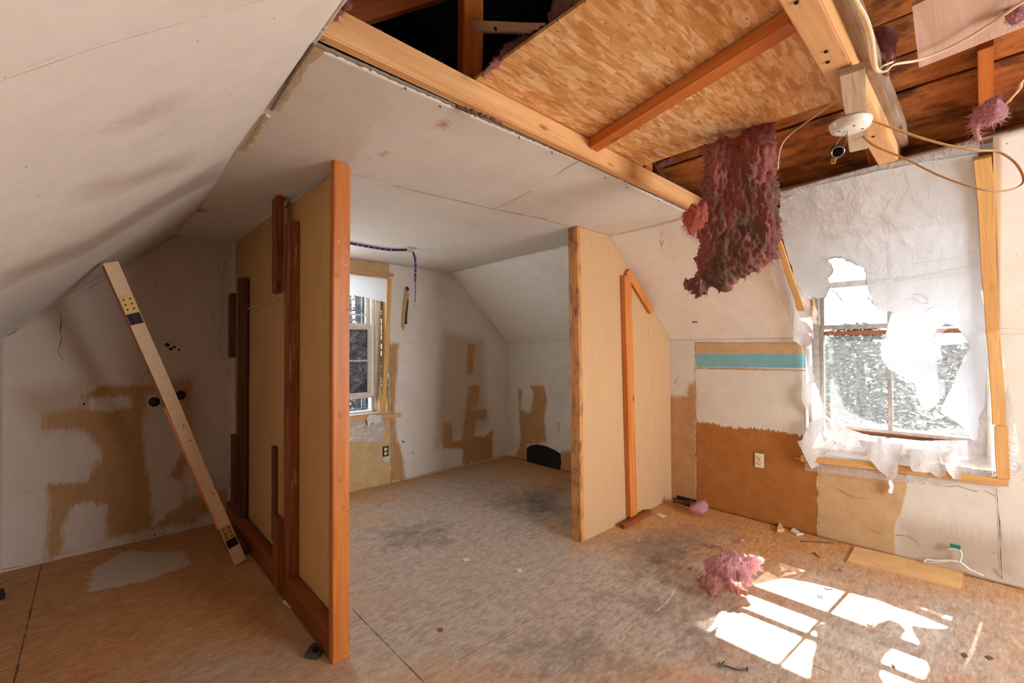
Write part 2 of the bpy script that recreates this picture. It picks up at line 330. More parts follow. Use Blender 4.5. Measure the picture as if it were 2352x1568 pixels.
# ------------------------------------------------------------------ geometry helpers
def boxbm(x0, x1, y0, y1, z0, z1, bev=0, bm=None):
    own = bm is None; bm = bm or bmesh.new()
    vs = [bm.verts.new((x, y, z)) for x in (x0, x1) for y in (y0, y1) for z in (z0, z1)]
    for f in ((0, 1, 3, 2), (4, 6, 7, 5), (0, 4, 5, 1), (2, 3, 7, 6), (0, 2, 6, 4), (1, 5, 7, 3)): bm.faces.new([vs[i] for i in f])
    if own and bev: bmesh.ops.bevel(bm, geom=bm.edges[:], offset=bev, segments=2, affect='EDGES')
    return bm
def box(name, x0, x1, y0, y1, z0, z1, mat, parent=None, bev=.002):
    c = Vector(((x0+x1)/2, (y0+y1)/2, (z0+z1)/2)); d = Vector((abs(x1-x0), abs(y1-y0), abs(z1-z0)))/2
    bm = boxbm(-d.x, d.x, -d.y, d.y, -d.z, d.z, min(bev, min(d)*.4)); bmesh.ops.recalc_face_normals(bm, faces=bm.faces)
    return link(name, from_bm(name, bm), mat, parent, Matrix.Translation(c))
def board(name, a, b, w, t, wdir, mat, parent=None, bev=.003, warp=.0015, center=True, taper=0, skew=(0, 0)):
    """a-b: centre line; w along wdir; t across both. long axis local X. skew: slides the two ends along the width"""
    a = Vector(a); b = Vector(b); L = (b-a).length; x = (b-a).normalized(); y = Vector(wdir); y = (y-x*y.dot(x)).normalized(); z = x.cross(y)
    bm = bmesh.new(); n = max(2, int(L/.12)); rs = random.random()*50
    rings = []
    for i in range(n+1):
        s = i/n; px = -L/2+L*s; dy = (noise.noise((rs, s*3, 0)))*warp*2; dz = (noise.noise((rs, s*3, 9)))*warp*2
        r = []
        for (sy, sz) in ((-1, -1), (1, -1), (1, 1), (-1, 1)):
            e = 0
            if i == 0: e = skew[0]*sy
            if i == n: e = skew[1]*sy
            r.append(bm.verts.new((px+e, sy*w/2+dy, sz*t/2+dz)))
        rings.append(r)
    for i in range(n):
        for j in range(4): bm.faces.new((rings[i][j], rings[i][(j+1) % 4], rings[i+1][(j+1) % 4], rings[i+1][j]))
    bm.faces.new(rings[0][::-1]); bm.faces.new(rings[-1])
    bmesh.ops.recalc_face_normals(bm, faces=bm.faces)
    if bev:
        es = [e for e in bm.edges if len(e.link_faces) == 2 and e.calc_face_angle(0) > .9]
        bmesh.ops.bevel(bm, geom=es, offset=bev, segments=2, affect='EDGES')
    M = Matrix((x, y, z)).transposed().to_4x4(); M.translation = (a+b)/2
    return link(name, from_bm(name, bm), mat, parent, M)
def smooth_path(pts, n=8):
    pts = [Vector(p) for p in pts]; P = [pts[0]*2-pts[1]]+pts+[pts[-1]*2-pts[-2]]; out = []
    for i in range(1, len(P)-2):
        for k in range(n):
            t = k/n; p0, p1, p2, p3 = P[i-1:i+3]
            out.append(.5*((2*p1)+(-p0+p2)*t+(2*p0-5*p1+4*p2-p3)*t*t+(-p0+3*p1-3*p2+p3)*t**3))
    out.append(pts[-1]); return out
def tube_bm(path, ra, rb=None, seg=10, up=(0, 0, 1), bm=None, caps=True, closed=False):
    rb = rb or ra; bm = bm or bmesh.new(); rings = []; n = len(path)
    upv = Vector(up)
    for i, p in enumerate(path):
        if closed: t = (path[(i+1) % n]-path[i-1]).normalized()
        else: t = (path[min(i+1, n-1)]-path[max(i-1, 0)]).normalized()
        a = t.cross(upv)
        if a.length < .05: a = t.cross(Vector((1, 0, 0)))
        a.normalize(); b = a.cross(t); upv = b if abs(t.dot(Vector(up))) > .95 else Vector(up)
        r1 = ra(i/(n-1)) if callable(ra) else ra; r2 = rb(i/(n-1)) if callable(rb) else rb
        rings.append([bm.verts.new(p+a*math.cos(q)*r1+b*math.sin(q)*r2) for q in [2*math.pi*j/seg for j in range(seg)]])
    m = n if closed else n-1
    for i in range(m):
        for j in range(seg): bm.faces.new((rings[i][j], rings[i][(j+1) % seg], rings[(i+1) % n][(j+1) % seg], rings[(i+1) % n][j]))
    if caps and not closed: bm.faces.new(rings[0][::-1]); bm.faces.new(rings[-1])
    return bm
def tube(name, pts, ra, mat, parent=None, rb=None, n=8, seg=10, up=(0, 0, 1), origin=None, smooth=True):
    path = smooth_path(pts, n) if n > 1 else [Vector(p) for p in pts]
    o = Vector(origin) if origin else path[0].copy(); path = [p-o for p in path]
    bm = tube_bm(path, ra, rb, seg, up); bmesh.ops.recalc_face_normals(bm, faces=bm.faces)
    return link(name, from_bm(name, bm), mat, parent, Matrix.Translation(o), smooth)
def lathe(name, prof, origin, axis, mat, parent=None, seg=32, smooth=True):
    """prof: (radius, height) list"""
    bm = bmesh.new(); rings = []
    for r, h in prof:
        rings.append([bm.verts.new((r*math.cos(2*math.pi*j/seg), r*math.sin(2*math.pi*j/seg), h)) for j in range(seg)] if r > 1e-5 else [bm.verts.new((0, 0, h))])
    for A, B in zip(rings, rings[1:]):
        for j in range(seg):
            q = [A[j % len(A)], A[(j+1) % len(A)], B[(j+1) % len(B)], B[j % len(B)]]; u = []
            for v in q:
                if v not in u: u.append(v)
            if len(u) > 2: bm.faces.new(u)
    bmesh.ops.recalc_face_normals(bm, faces=bm.faces)
    M = Vector(axis).to_track_quat('Z', 'Y').to_matrix().to_4x4(); M.translation = Vector(origin)
    return link(name, from_bm(name, bm), mat, parent, M, smooth)
# ---- signed distance to polygons (positive inside), for painted areas
def sdf(P, poly):
    P = np.asarray(P, float); A = np.asarray(poly, float); B = np.roll(A, -1, 0); d = np.full(len(P), 1e9); ins = np.zeros(len(P), bool)
    for a, b in zip(A, B):
        ab = b-a; t = np.clip(((P-a)@ab)/max(ab@ab, 1e-12), 0, 1); q = a+t[:, None]*ab; d = np.minimum(d, np.hypot(*(P-q).T))
        c = ((a[1] > P[:, 1]) != (b[1] > P[:, 1])); xx = (b[0]-a[0])*(P[:, 1]-a[1])/((b[1]-a[1]) or 1e-12)+a[0]; ins ^= c & (P[:, 0] < xx)
    return np.where(ins, d, -d)
ATT = ('a_brown', 'a_tan', 'a_rust', 'a_blue', 'a_white', 'a_soft', 'a_grey', 'a_dark', 'a_ply')
def grid(name, fn, nu, nv, mat, parent=None, masks=None, uvfn=None, thick=0, hole=None, ndir=None, smooth=True):
    """fn(u,v)->world point. masks {attr:[poly in plane coords]}, uvfn(point)->(a,b). hole(point)->True removes. thick: solid depth along ndir"""
    vs = [Vector(fn(i/nu, j/nv)) for i in range(nu+1) for j in range(nv+1)]
    fs = []
    for i in range(nu):
        for j in range(nv):
            a = i*(nv+1)+j; f = (a, a+nv+1, a+nv+2, a+1)
            if hole:
                c = (vs[f[0]]+vs[f[2]])/2
                if hole(c): continue
            fs.append(f)
    if thick:
        n0 = len(vs); nd = Vector(ndir).normalized()
        ec = {}
        for f in fs:
            for k in range(4):
                e = (f[k], f[(k+1) % 4]); ec[e] = ec.get(e, 0)+1
        vs = vs+[v+nd*thick for v in vs]; back = [tuple(x+n0 for x in f[::-1]) for f in fs]; side = [(b, a, a+n0, b+n0) for (a, b) in ec if (b, a) not in ec]
        fs = fs+back+side
    me = mesh(name, vs, fs)
    if masks is not None:
        P = np.array([uvfn(v) for v in vs])
        for att in ATT:
            val = np.full(len(vs), -1.)
            for poly in masks.get(att, []):
                val = np.maximum(val, sdf(P, poly))
            for poly in masks.get('-'+att, []):
                val = np.minimum(val, -sdf(P, poly))
            at = me.attributes.new(att, 'FLOAT', 'POINT'); at.data.foreach_set('value', val.astype(np.float32))
    return link(name, me, mat, parent, None, smooth)
def fbm(p, s, o=3):
    v = 0; a = 1
    for k in range(o): v += a*noise.noise(Vector(p)*s); s *= 2.1; a *= .5
    return v
def ribbons(name, lines, proj, nrm, width, mat, parent, jit=.0, lift=.0012):
    """thin raised lines on a surface; lines in photo pixels, projected on the surface"""
    bm = bmesh.new(); nrm = Vector(nrm)
    for ln in lines:
        w = width
        if isinstance(ln[-1], (int, float)): w = ln[-1]; ln = ln[:-1]
        P = [proj(*q) for q in ln]; pts = [P[0]]
        for a, b in zip(P, P[1:]):
            m = max(1, int((b-a).length/.03)); pts += [a+(b-a)*(k/m) for k in range(1, m+1)]
        prev = None
        for i, p in enumerate(pts):
            t = (pts[min(i+1, len(pts)-1)]-pts[max(i-1, 0)]).normalized(); s = t.cross(nrm).normalized()
            ww = w*(.12+1.1*abs(noise.noise(p*23))) if jit else w
            q = p+s*jit*noise.noise(p*17)+nrm*lift; a, b = bm.verts.new(q+s*ww/2), bm.verts.new(q-s*ww/2)
            if prev: bm.faces.new((prev[0], a, b, prev[1]))
            prev = (a, b)
    return link(name, from_bm(name, bm), mat, parent)
def inner_mesh(poly, step, jag=0, rs=0):
    """triangulated 2D polygon with interior points"""
    pts = []
    n = len(poly)
    for i in range(n):
        a = Vector(poly[i]); b = Vector(poly[(i+1) % n]); m = max(1, int((b-a).length/step)); d = (b-a); nn = Vector((-d.y, d.x)).normalized() if d.length else Vector((0, 0))
        for k in range(m):
            p = a+d*(k/m)
            if jag: p = p+nn*jag*(noise.noise((p.x/step*.45, p.y/step*.45, rs))+.5*noise.noise((p.x/step*1.3, p.y/step*1.3, rs+5)))
            pts.append(p)
    nb = len(pts); A = np.array([(p.x, p.y) for p in pts]); lo, hi = A.min(0), A.max(0)
    G = np.array([(x+random.uniform(-.2, .2)*step, y+random.uniform(-.2, .2)*step) for x in np.arange(lo[0], hi[0], step) for y in np.arange(lo[1], hi[1], step)])
    d = sdf(G, A); G = G[d > step*.45]
    vv = pts+[Vector(g) for g in G]
    r = delaunay_2d_cdt(vv, [(i, (i+1) % nb) for i in range(nb)], [], 0, 1e-7)
    V = np.array([(v.x, v.y) for v in r[0]]); T = [f for f in r[2]]; C = np.array([V[list(f)].mean(0) for f in T]); ins = sdf(C, A) > 0
    T = [tuple(f) for f, k in zip(T, ins) if k]
    return V, T, A
def film(name, poly, proj, mat, parent=None, step=9, jag=2.5, nrm=(-1, 0, 0), bulge=None, wrinkle=.004, rs=0):
    V, T, A = inner_mesh(poly, step, jag, rs); nrm = Vector(nrm)
    vs = []
    for x, y in V:
        p = proj(x, y); o = wrinkle*(fbm(p, 5, 3)+.4*fbm((p.x, p.y*3, p.z), 11, 2))
        if bulge: o += bulge(x, y)
        vs.append(p+nrm*o)
    used = sorted({i for f in T for i in f}); mp = {k: i for i, k in enumerate(used)}
    c = sum((vs[i] for i in used), Vector())/len(used)
    me = mesh(name, [vs[i]-c for i in used], [tuple(mp[i] for i in f) for f in T])
    return link(name, me, mat, parent, Matrix.Translation(c), True)
def puff(name, poly, proj, nrm, thick, mat, parent=None, step=7, amp=.012, fibers=300, flen=.018, jag=4, rs=0, round_=.05, off=0., fmat=None):
    """a lump of wool: outline in photo pixels at a real distance, its own thickness, rough surface and loose fibres"""
    V, T, A = inner_mesh(poly, step, jag, rs); nrm = Vector(nrm).normalized()
    used = sorted({i for f in T for i in f}); mp = {k: i for i, k in enumerate(used)}; V = V[used]; T = [tuple(mp[i] for i in f) for f in T]
    P3 = [proj(x, y) for x, y in V]; c = sum(P3, Vector())/len(P3)
    px = (P3[0]-P3[1]).length/max(1e-6, math.hypot(*(V[0]-V[1])))
    d = np.maximum(sdf(V, A), 0)*px; prof = np.sqrt(np.clip(d/round_, 0, 1)); n = len(V)
    bd = set(); ec = {}
    for f in T:
        for k in range(3): e = tuple(sorted((f[k], f[(k+1) % 3]))); ec[e] = ec.get(e, 0)+1
    for e, k in ec.items():
        if k == 1: bd.update(e)
    bm = bmesh.new(); fv = []; bv = []
    for i, p in enumerate(P3):
        h = thick/2*prof[i]*(1+.5*noise.noise(p*9))
        if i in bd: v = bm.verts.new(p-c+nrm*off); fv.append(v); bv.append(v)
        else: fv.append(bm.verts.new(p-c+nrm*(off+h))); bv.append(bm.verts.new(p-c+nrm*(off-h)))
    for f in T:
        try: bm.faces.new([fv[i] for i in f]); bm.faces.new([bv[i] for i in reversed(f)])
        except ValueError: pass
    bmesh.ops.recalc_face_normals(bm, faces=bm.faces); bm.normal_update()
    for v in bm.verts:
        w = v.co+c; q = Vector((w.x*1.5, w.y*1.5, w.z*.6))
        o = amp*(1.3*noise.noise(q*9+Vector((rs, 0, 0)))+.8*(.5-2*abs(noise.noise(Vector((q.x*34, q.y*34, q.z*16)))))+.8*noise.noise(q*52)+.5*noise.noise(q*110)); v.co += v.normal*o
    bm.verts.ensure_lookup_table(); vl = list(bm.verts); R_ = random.Random(rs+3)
    for k in range(fibers):
        v = R_.choice(vl); d1 = (v.normal+Vector((R_.uniform(-.8, .8), R_.uniform(-.8, .8), R_.uniform(-1, .5)))).normalized(); L = flen*R_.uniform(.4, 1.2); s = d1.cross(Vector((R_.random(), R_.random(), R_.random()))).normalized()*.0007
        cu = Vector((R_.uniform(-1, 1), R_.uniform(-1, 1), R_.uniform(-1, .6)))*L*.35; a = v.co-d1*.003; b = a+d1*L*.55+cu*.5; e = a+d1*L+cu*1.6
        q = [bm.verts.new(x) for x in (a-s, a+s, b+s*.8, b-s*.8, e)]; bm.faces.new(q[:4]); bm.faces.new((q[3], q[2], q[4]))
    return link(name, from_bm(name, bm), mat, parent, Matrix.Translation(c), True)
def P2(polys, proj, uv): return [[uv(proj(*q)) for q in p] for p in polys]
#@@SETTING
# ================================================================== THE SETTING
KZ = .018                                     # lift above the wall for fixed pieces
def interp(x, xs, ys): return float(np.interp(x, xs, ys))
EL = lambda y: interp(y, [1.0, 3.15, 4.006], [.424, .43, .398])
ER = lambda y: interp(y, [-2.2, -.11, .35, .744, 1.535, 1.9, 3.97], [2.45, 2.583, 2.62, 2.66, 2.753, 2.76, 2.83])
def CZ(x, y):                                 # sagging flat ceiling
    s = .028*math.exp(-((x-.85)**2+(y-2.0)**2)/.35) - .012*math.exp(-((x-1.6)**2/.5+(y-1.25)**2/.05)) + .008*noise.noise((x*1.3, y*1.3, 0))
    return zc-s
uxy = lambda p: (p.x, p.y); uxz = lambda p: (p.x, p.z); uyz = lambda p: (p.y, p.z)
fl = lambda x, y: PZ(x, y, 0)
gb = lambda x, y: PY(x, y, Yg)
kn = lambda x, y: PX(x, y, Xk)
SLN = Vector((-.762, 0, -1.045)).normalized(); SLP = Vector((Xk, 0, zk))
def slr(x, y): return PP(x, y, SLP, SLN)
SLLN = Vector((.762, 0, -.84)).normalized()
def sll(x, y): return PP(x, y, (Xl, 0, zk), SLLN)
def skin(x, y):                               # knee wall below, slope above
    p = kn(x, y); return p if p.z <= zk else slr(x, y)
# floor
m = dict(
    a_grey=P2([[(795, 1545), (808, 1180), (900, 1130), (1100, 1075), (1300, 1150), (1320, 1260), (1560, 1250), (1700, 1400), (1750, 1568), (760, 1568)],
               [(470, 1568), (770, 1540), (1300, 1568)], [(1500, 1330), (1640, 1320), (1700, 1568), (1400, 1568)], [(1700, 1420), (1900, 1340), (2352, 1420), (2352, 1600), (1650, 1600)]], fl, uxy),
    a_white=P2([[(200, 1362), (205, 1335), (215, 1300), (245, 1290), (262, 1276), (300, 1262), (345, 1268), (420, 1266), (440, 1295), (400, 1310), (330, 1335), (260, 1350)]], fl, uxy),
    a_dark=P2([[(1440, 1250), (1500, 1215), (1640, 1215), (1660, 1240), (1560, 1310), (1460, 1330)], [(1180, 1490), (1330, 1460), (1420, 1520), (1250, 1560)],
               [(1130, 1150), (1300, 1100), (1320, 1200), (1200, 1180)], [(860, 1215), (1010, 1200), (1020, 1240), (900, 1250)], [(1400, 1380), (1640, 1400), (1560, 1440)],
               [(1560, 1480), (1640, 1400), (1680, 1420), (1620, 1500)]], fl, uxy),
    a_ply=[[(1.75, -1), (1.75, 1.539), (3.7, 1.539), (3.7, -1)]])
floor = tag(grid('floor', lambda u, v: (Xl-.05+u*(Xk-Xl+.1), YF+v*(Yg-YF), 0), 130, 190, M_FLOOR, None, m, uxy, smooth=False), kind='structure')
# visible side of the floor slab
box('subfloor', Xl-.05, Xk+.3, YF, Yg+.1, -.2, -.004, W_DARK, floor, 0)
UPZ = Vector((0, 0, 1))
ribbons('floor_seam', [[(808, 1397), (974, 1567), (1060, 1660), .009], [(922, 1101), (1085, 1186), .004], [(974, 1562), (1130, 1473), (1299, 1376), (1340, 1352), .003],
    [(97, 1290), (62, 1440), (32, 1568), .010], [(1659, 1437), (1800, 1499), (1960, 1568), .004], [(5, 1340), (20, 1333), .01]], fl, UPZ, .004, M_SEAM, floor, jit=.002)
ribbons('cobweb', [[(250, 1345), (300, 1325), (360, 1312), (400, 1290), .002], [(110, 1428), (180, 1412), (220, 1400), .003]], fl, UPZ, .002, M_WEB, floor, jit=.006)
ribbons('scratch', [[(130, 1430), (170, 1415), (225, 1403), .006], [(500, 1435), (540, 1430), .003], [(1510, 1400), (1530, 1385), (1560, 1340), .02]], fl, UPZ, .004, M_GYP, floor, jit=.006)
# gable wall with the window opening
WX0, WX1, WZ0, WZ1 = 1.36, 2.075, .70, 2.005
def gmask():
    return dict(
    a_tan=P2([[(700, 560), (893, 560), (893, 700), (897, 900), (900, 1120), (700, 1160)]], gb, uxz),
    a_brown=P2([[(100, 948), (190, 938), (192, 905), (235, 885), (300, 885), (350, 880), (440, 872), (443, 1000), (425, 1060), (418, 1100), (412, 1150), (440, 1145), (520, 1120), (535, 1190), (345, 1215), (240, 1240), (105, 1287), (112, 1110), (200, 1108), (235, 1040), (205, 1000), (190, 985), (102, 985)],
        [(893, 790), (916, 790), (912, 850), (906, 950), (912, 1010), (925, 1050), (932, 1102), (899, 1108), (896, 950)],
        [(1075, 885), (1102, 885), (1100, 925), (1085, 940), (1118, 940), (1118, 965), (1095, 962), (1090, 1000), (1112, 1003), (1132, 985), (1132, 1052), (1062, 1068), (1063, 1032), (1018, 1030), (1018, 968), (1038, 972), (1040, 1012), (1060, 1010), (1070, 940)],
        [(1074, 790), (1092, 790), (1086, 862), (1072, 862)]], gb, uxz),
    a_white=P2([[(140, 1270), (148, 1200), (170, 1160), (205, 1152), (242, 1160), (248, 1242)], [(200, 915), (300, 908), (305, 935), (240, 945), (200, 940)],
        [(335, 905), (400, 900), (420, 960), (415, 1050), (390, 1090), (420, 1110), (415, 1160), (350, 1205), (345, 1110), (332, 1060), (330, 980)],
        [(425, 1070), (478, 1060), (482, 1115), (430, 1140)], [(455, 1185), (520, 1165), (520, 1200), (455, 1208)]], gb, uxz),
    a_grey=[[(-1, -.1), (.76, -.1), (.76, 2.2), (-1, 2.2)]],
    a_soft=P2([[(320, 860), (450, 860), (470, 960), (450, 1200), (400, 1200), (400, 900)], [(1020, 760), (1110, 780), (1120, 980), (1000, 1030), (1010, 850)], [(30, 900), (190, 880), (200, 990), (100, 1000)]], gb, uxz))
def ghole(p): return (WX0 < p.x < WX1 or .95 < p.x < 1.3) and WZ0 < p.z < WZ1  # second, narrower opening is added out of sight for the side fill lamp
def gf(u, v): x = Xl-.35+u*(Xk-Xl+.7); return (x, Yg+.003*noise.noise((x*2, v*4, 0)), v*2.5)
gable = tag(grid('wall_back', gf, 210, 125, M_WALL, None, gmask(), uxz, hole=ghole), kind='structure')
GN = Vector((0, -1, 0))
ribbons('seam', [[(893, 598), (893, 700), (898, 900), (900, 1108), .006], [(5, 1140), (180, 1105), (330, 1085), (480, 1065), .002], [(1080, 875), (1163, 875), .003], [(896, 787), (1020, 788), .002]], gb, GN, .004, M_SEAM, gable, jit=.002, lift=.003)
ribbons('seam', [[(812, 592), (893, 600), (1040, 625), .006], [(5, 778), (130, 705), (262, 628), (400, 542), (470, 540), (548, 556), .008], [(1040, 625), (1100, 705), (1163, 786), .006], [(5, 1308), (200, 1270), (350, 1237), (520, 1203), .008], [(812, 1127), (925, 1100), (1060, 1068), (1163, 1045), .008]], gb, GN, .006, M_CRACK, gable, jit=.004, lift=.004)
ribbons('cobweb', [[(505, 560), (515, 600), (508, 640), (512, 700), (505, 760), (508, 820), .005], [(495, 590), (508, 640), (520, 600), .004], [(140, 715), (138, 740), (142, 775), (136, 810), (146, 825), .008], [(120, 745), (140, 748), (160, 742), .003],
    [(345, 615), (358, 640), (356, 672), (366, 640), .004], [(485, 700), (500, 790), (520, 830), (535, 890), .004], [(20, 830), (60, 815), (100, 812), .002], [(350, 1050), (370, 1020), (380, 1030), .003], [(300, 900), (302, 870), (250, 840), .002],
    [(185, 1090), (194, 1110), (188, 1130), .003], [(1040, 730), (1080, 748), (1110, 752), .002], [(380, 940), (385, 960), (378, 965), .006], [(180, 1075), (190, 1108), .003]], gb, GN, .004, M_WEB, gable, jit=.012, lift=.004)
for q in ((384, 792, 9), (392, 801, 7), (400, 797, 6), (411, 803, 5), (193, 928, 4), (386, 1096, 3), (926, 1014, 6), (1048, 637, 9), (375, 1225, 3), (355, 1228, 3), (948, 1040, 4)):
    p = gb(q[0], q[1]); lathe('hole_mark', [(q[2]*.0016, 0), (q[2]*.0013, .003), (0, .004)], p+GN*.001, GN, M_SLOT, gable, 10)
# knee wall
DY0, DY1, DZ0 = -.035, .875, .575
def khole(p): return DY0 < p.y < DY1 and p.z > DZ0
km = dict(
    a_brown=P2([[(1190, 893), (1200, 895), (1195, 940), (1218, 948), (1225, 905), (1218, 885), (1250, 885), (1257, 920), (1250, 960), (1257, 1015), (1210, 1022), (1212, 1060), (1180, 1052), (1192, 1028), (1195, 1010), (1193, 960)],
        [(1290, 1035), (1330, 1035), (1330, 1110), (1286, 1087)], [(1530, 910), (1578, 908), (1582, 880), (1598, 880), (1602, 1152), (1540, 1152)]], kn, uyz),
    a_rust=P2([[(1598, 968), (1640, 972), (1665, 980), (1740, 984), (1790, 990), (1840, 1000), (1876, 1008), (1878, 1240), (1600, 1180)]], kn, uyz),
    a_tan=P2([[(1597, 786), (1870, 786), (1870, 812), (1597, 812)], [(1878, 1050), (2085, 1060), (2082, 1125), (2068, 1180), (2055, 1200), (2055, 1285), (1878, 1240)], [(1597, 842), (1870, 846), (1870, 851), (1597, 847)]], kn, uyz),
    a_blue=P2([[(1598, 812), (1862, 812), (1862, 845), (1598, 842)]], kn, uyz),
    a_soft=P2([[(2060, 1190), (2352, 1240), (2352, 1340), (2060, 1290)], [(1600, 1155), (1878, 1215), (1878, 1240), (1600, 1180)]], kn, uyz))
def kf(u, v): y = YF+u*(Yg+.04-YF); return (Xk+.003*noise.noise((y*2, v*4, 3)), y, v*zk)
knee = tag(grid('wall_right', kf, 300, 70, M_WALLR, None, km, uyz, hole=khole, thick=.02, ndir=(1, 0, 0)), kind='structure')
KN = Vector((-1, 0, 0))
ribbons('seam', [[(1597, 785), (1597, 900), (1600, 1000), (1602, 1150), .006], [(1597, 786), (1700, 787), (1850, 787), .005], [(1597, 846), (1700, 848), (1850, 851), .006], [(1877, 1085), (1877, 1235), .004], [(1163, 875), (1320, 875), .002],
    [(1165, 1045), (1320, 1085), .006], [(1602, 1165), (1700, 1195), (1877, 1236), (2060, 1283), (2352, 1352), .008], [(2288, 1120), (2295, 1200), (2302, 1330), .005], [(2276, 1120), (2298, 1128), .003], [(2288, 1130), (2302, 1240), .002]], kn, KN, .004, M_SEAM, knee, jit=.003, lift=.004)
ribbons('crack_edge', [[(1600, 810), (1855, 812), .004], [(1190, 960), (1255, 977), .005], [(1193, 958), (1250, 970), .003]], kn, KN, .004, M_GYP, knee, jit=.002, lift=.003)
ribbons('cobweb', [[(1915, 1092), (1950, 1098), (2010, 1108), .003], [(1900, 1110), (1960, 1142), (2030, 1145), .003], [(1930, 1125), (1960, 1138), .004], [(1985, 1205), (2010, 1220), (2030, 1228), .004], [(2062, 1185), (2120, 1210), (2170, 1215), .002], [(2058, 1230), (2090, 1232), (2112, 1255), .005],
    [(2150, 1114), (2200, 1118), (2245, 1130), .005], [(2262, 1126), (2275, 1132), (2286, 1140), .010], [(2285, 1305), (2300, 1325), .010], [(1555, 845), (1562, 862), (1548, 880), .006], [(2184, 1160), (2195, 1190), (2200, 1230), .002], [(1700, 900), (1722, 915), .002]], kn, KN, .004, M_WEB, knee, jit=.012, lift=.004)
# hole at the foot of the wall beside the partition
box('wall_hole', Xk-.006, Xk-.002, 1.675, 1.84, 0, .042, M_SLOT, knee, 0)
# left knee wall, wall behind the photographer (its opening is added for fill light)
tag(grid('wall_left', lambda u, v: (Xl, YF+u*(Yg+.02-YF), v*(zk+.03)), 60, 20, M_WALL, None, {}, uyz), kind='structure')
rear = tag(grid('wall_front', lambda u, v: (Xl-.3+u*(Xk-Xl+.6), YF, v*2.6), 90, 50, M_WALL, None, {}, uxz, hole=lambda p: 1.75 < p.x < 3.05 and .75 < p.z < 1.95), kind='structure')
# left slope: from knee wall to flat ceiling, a little bowed
def lf(u, v):
    y = YF+v*(Yg+.03-YF); u = u*1.03-.03; e = EL(y); x = Xl+(e-Xl)*u; z = zk+(zc-zk)*u; b = .014*math.sin(math.pi*u)*(1+noise.noise((0, y, 0)))+.006*noise.noise((u*3, y*1.2, 4))
    return (x+.67*b*-1, y, z+.74*b)
sm = dict(a_soft=P2([[(300, 305), (340, 280), (380, 262), (385, 275), (340, 298), (305, 312)], [(205, 450), (300, 420), (420, 370), (420, 392), (300, 445), (210, 470)], [(0, 640), (200, 560), (400, 440), (500, 380), (520, 400), (380, 480), (200, 590), (0, 670)]], sll, uxy))
slopeL = tag(grid('ceiling_left', lf, 40, 160, M_SLOPE, None, sm, uxy, thick=.013, ndir=(-.67, 0, .74)), kind='structure')
ribbons('seam', [[(-60, 208), (0, 188), (180, 122), (340, 75), .003], [(340, 75), (470, 38), (640, -10), .002]], sll, SLLN*1, .003, M_CRACK, slopeL, jit=.002, lift=.0)
# right slope with the dormer opening
def rf(u, v):
    y = YF+v*(Yg+.03-YF); e = ER(y); u = u*1.02-.02; return (Xk+(e-Xk)*u+.004*noise.noise((u*3, y*2, 0)), y, zk+(zc-zk)*u)
rm = dict(a_white=P2([[(1690, 610), (1800, 575), (1830, 700), (1760, 740), (1640, 700)]], slr, uxy), a_soft=P2([[(1700, 560), (1790, 545), (1780, 600), (1700, 640)]], slr, uxy))
slopeR = tag(grid('ceiling_right', rf, 44, 230, M_SLOPE, None, rm, uxy, hole=lambda p: DY0 < p.y < DY1, thick=.013, ndir=(.6, 0, .8)), kind='structure')
ribbons('seam', [[(1530, 784), (1597, 785), (1700, 786), (1830, 787), .004], [(1395, 542), (1500, 520), (1572, 500), .006], [(1163, 787), (1308, 788), .005], [(1040, 625), (1100, 612), (1200, 590), (1308, 563), .007], [(2285, 752), (2352, 754), .004]], slr, SLN, .004, M_CRACK, slopeR, jit=.003, lift=.004)
ribbons('cobweb', [[(1524, 512), (1520, 545), .004], [(1516, 548), (1520, 575), (1524, 550), .006], [(1205, 632), (1212, 628), .006]], slr, SLN, .004, M_WEB, slopeR, jit=.004, lift=.004)
# flat ceiling up to the torn edge
YE = 1.243
def cf(u, v):
    y = YE+v*(Yg-YE); a, b = EL(y)-.03, ER(y)+.03; x = a+u*(b-a)
    if v == 0: y += .006*noise.noise((x*8, 0, 0))+.004*noise.noise((x*31, 0, 0))
    return (x, y, CZ(x, y))
cl = lambda x, y: PZ(x, y, zc-.005)
cm = dict(a_brown=P2([[(1004, 287), (1010, 281), (1022, 280), (1033, 287), (1024, 294), (1010, 293)], [(876, 342), (888, 338), (886, 344), (877, 347)], [(1068, 636), (1060, 640), (1048, 634)], [(440, 478), (475, 482), (470, 490), (445, 488)]], cl, uxy))
ceil = tag(grid('ceiling', cf, 150, 150, M_CEIL, None, cm, uxy, thick=.013, ndir=(0, 0, 1)), kind='structure')
clm = lambda x, y: (lambda p: Vector((p.x, p.y, CZ(p.x, p.y))))(cl(x, y))
DN = Vector((0, 0, -1))
ribbons('joint_tape', [[(812, 388), (930, 424), (1040, 455), (1140, 482), (1240, 502), (1306, 520), .035], [(1140, 478), (1210, 445), (1300, 395), (1330, 378), .03]], clm, DN, .03, M_TAPE, ceil, jit=.004, lift=.0008)
ribbons('seam', [[(812, 383), (920, 414), (1010, 440), (1060, 452), .003], [(1140, 478), (1180, 464), .003], [(940, 572), (1050, 590), .002]], clm, DN, .003, M_CRACK, ceil, jit=.003, lift=.0016)
def rough_edge(name, pts, mat, parent, w=.012, rs=0):
    pp = []
    for a, b in zip(pts, pts[1:]):
        m_ = max(2, int((b-a).length/.012))
        pp += [a+(b-a)*(k/m_)+Vector((0, .003*noise.noise((k*.7, rs, 1)), .003*noise.noise((k*.9, rs, 0)))) for k in range(m_)]
    bm = tube_bm(pp, lambda t: w*(.5+.35*abs(noise.noise((t*60, rs, 0)))), lambda t: .006, 8); bmesh.ops.recalc_face_normals(bm, faces=bm.faces)
    return link(name, from_bm(name, bm), mat, parent)
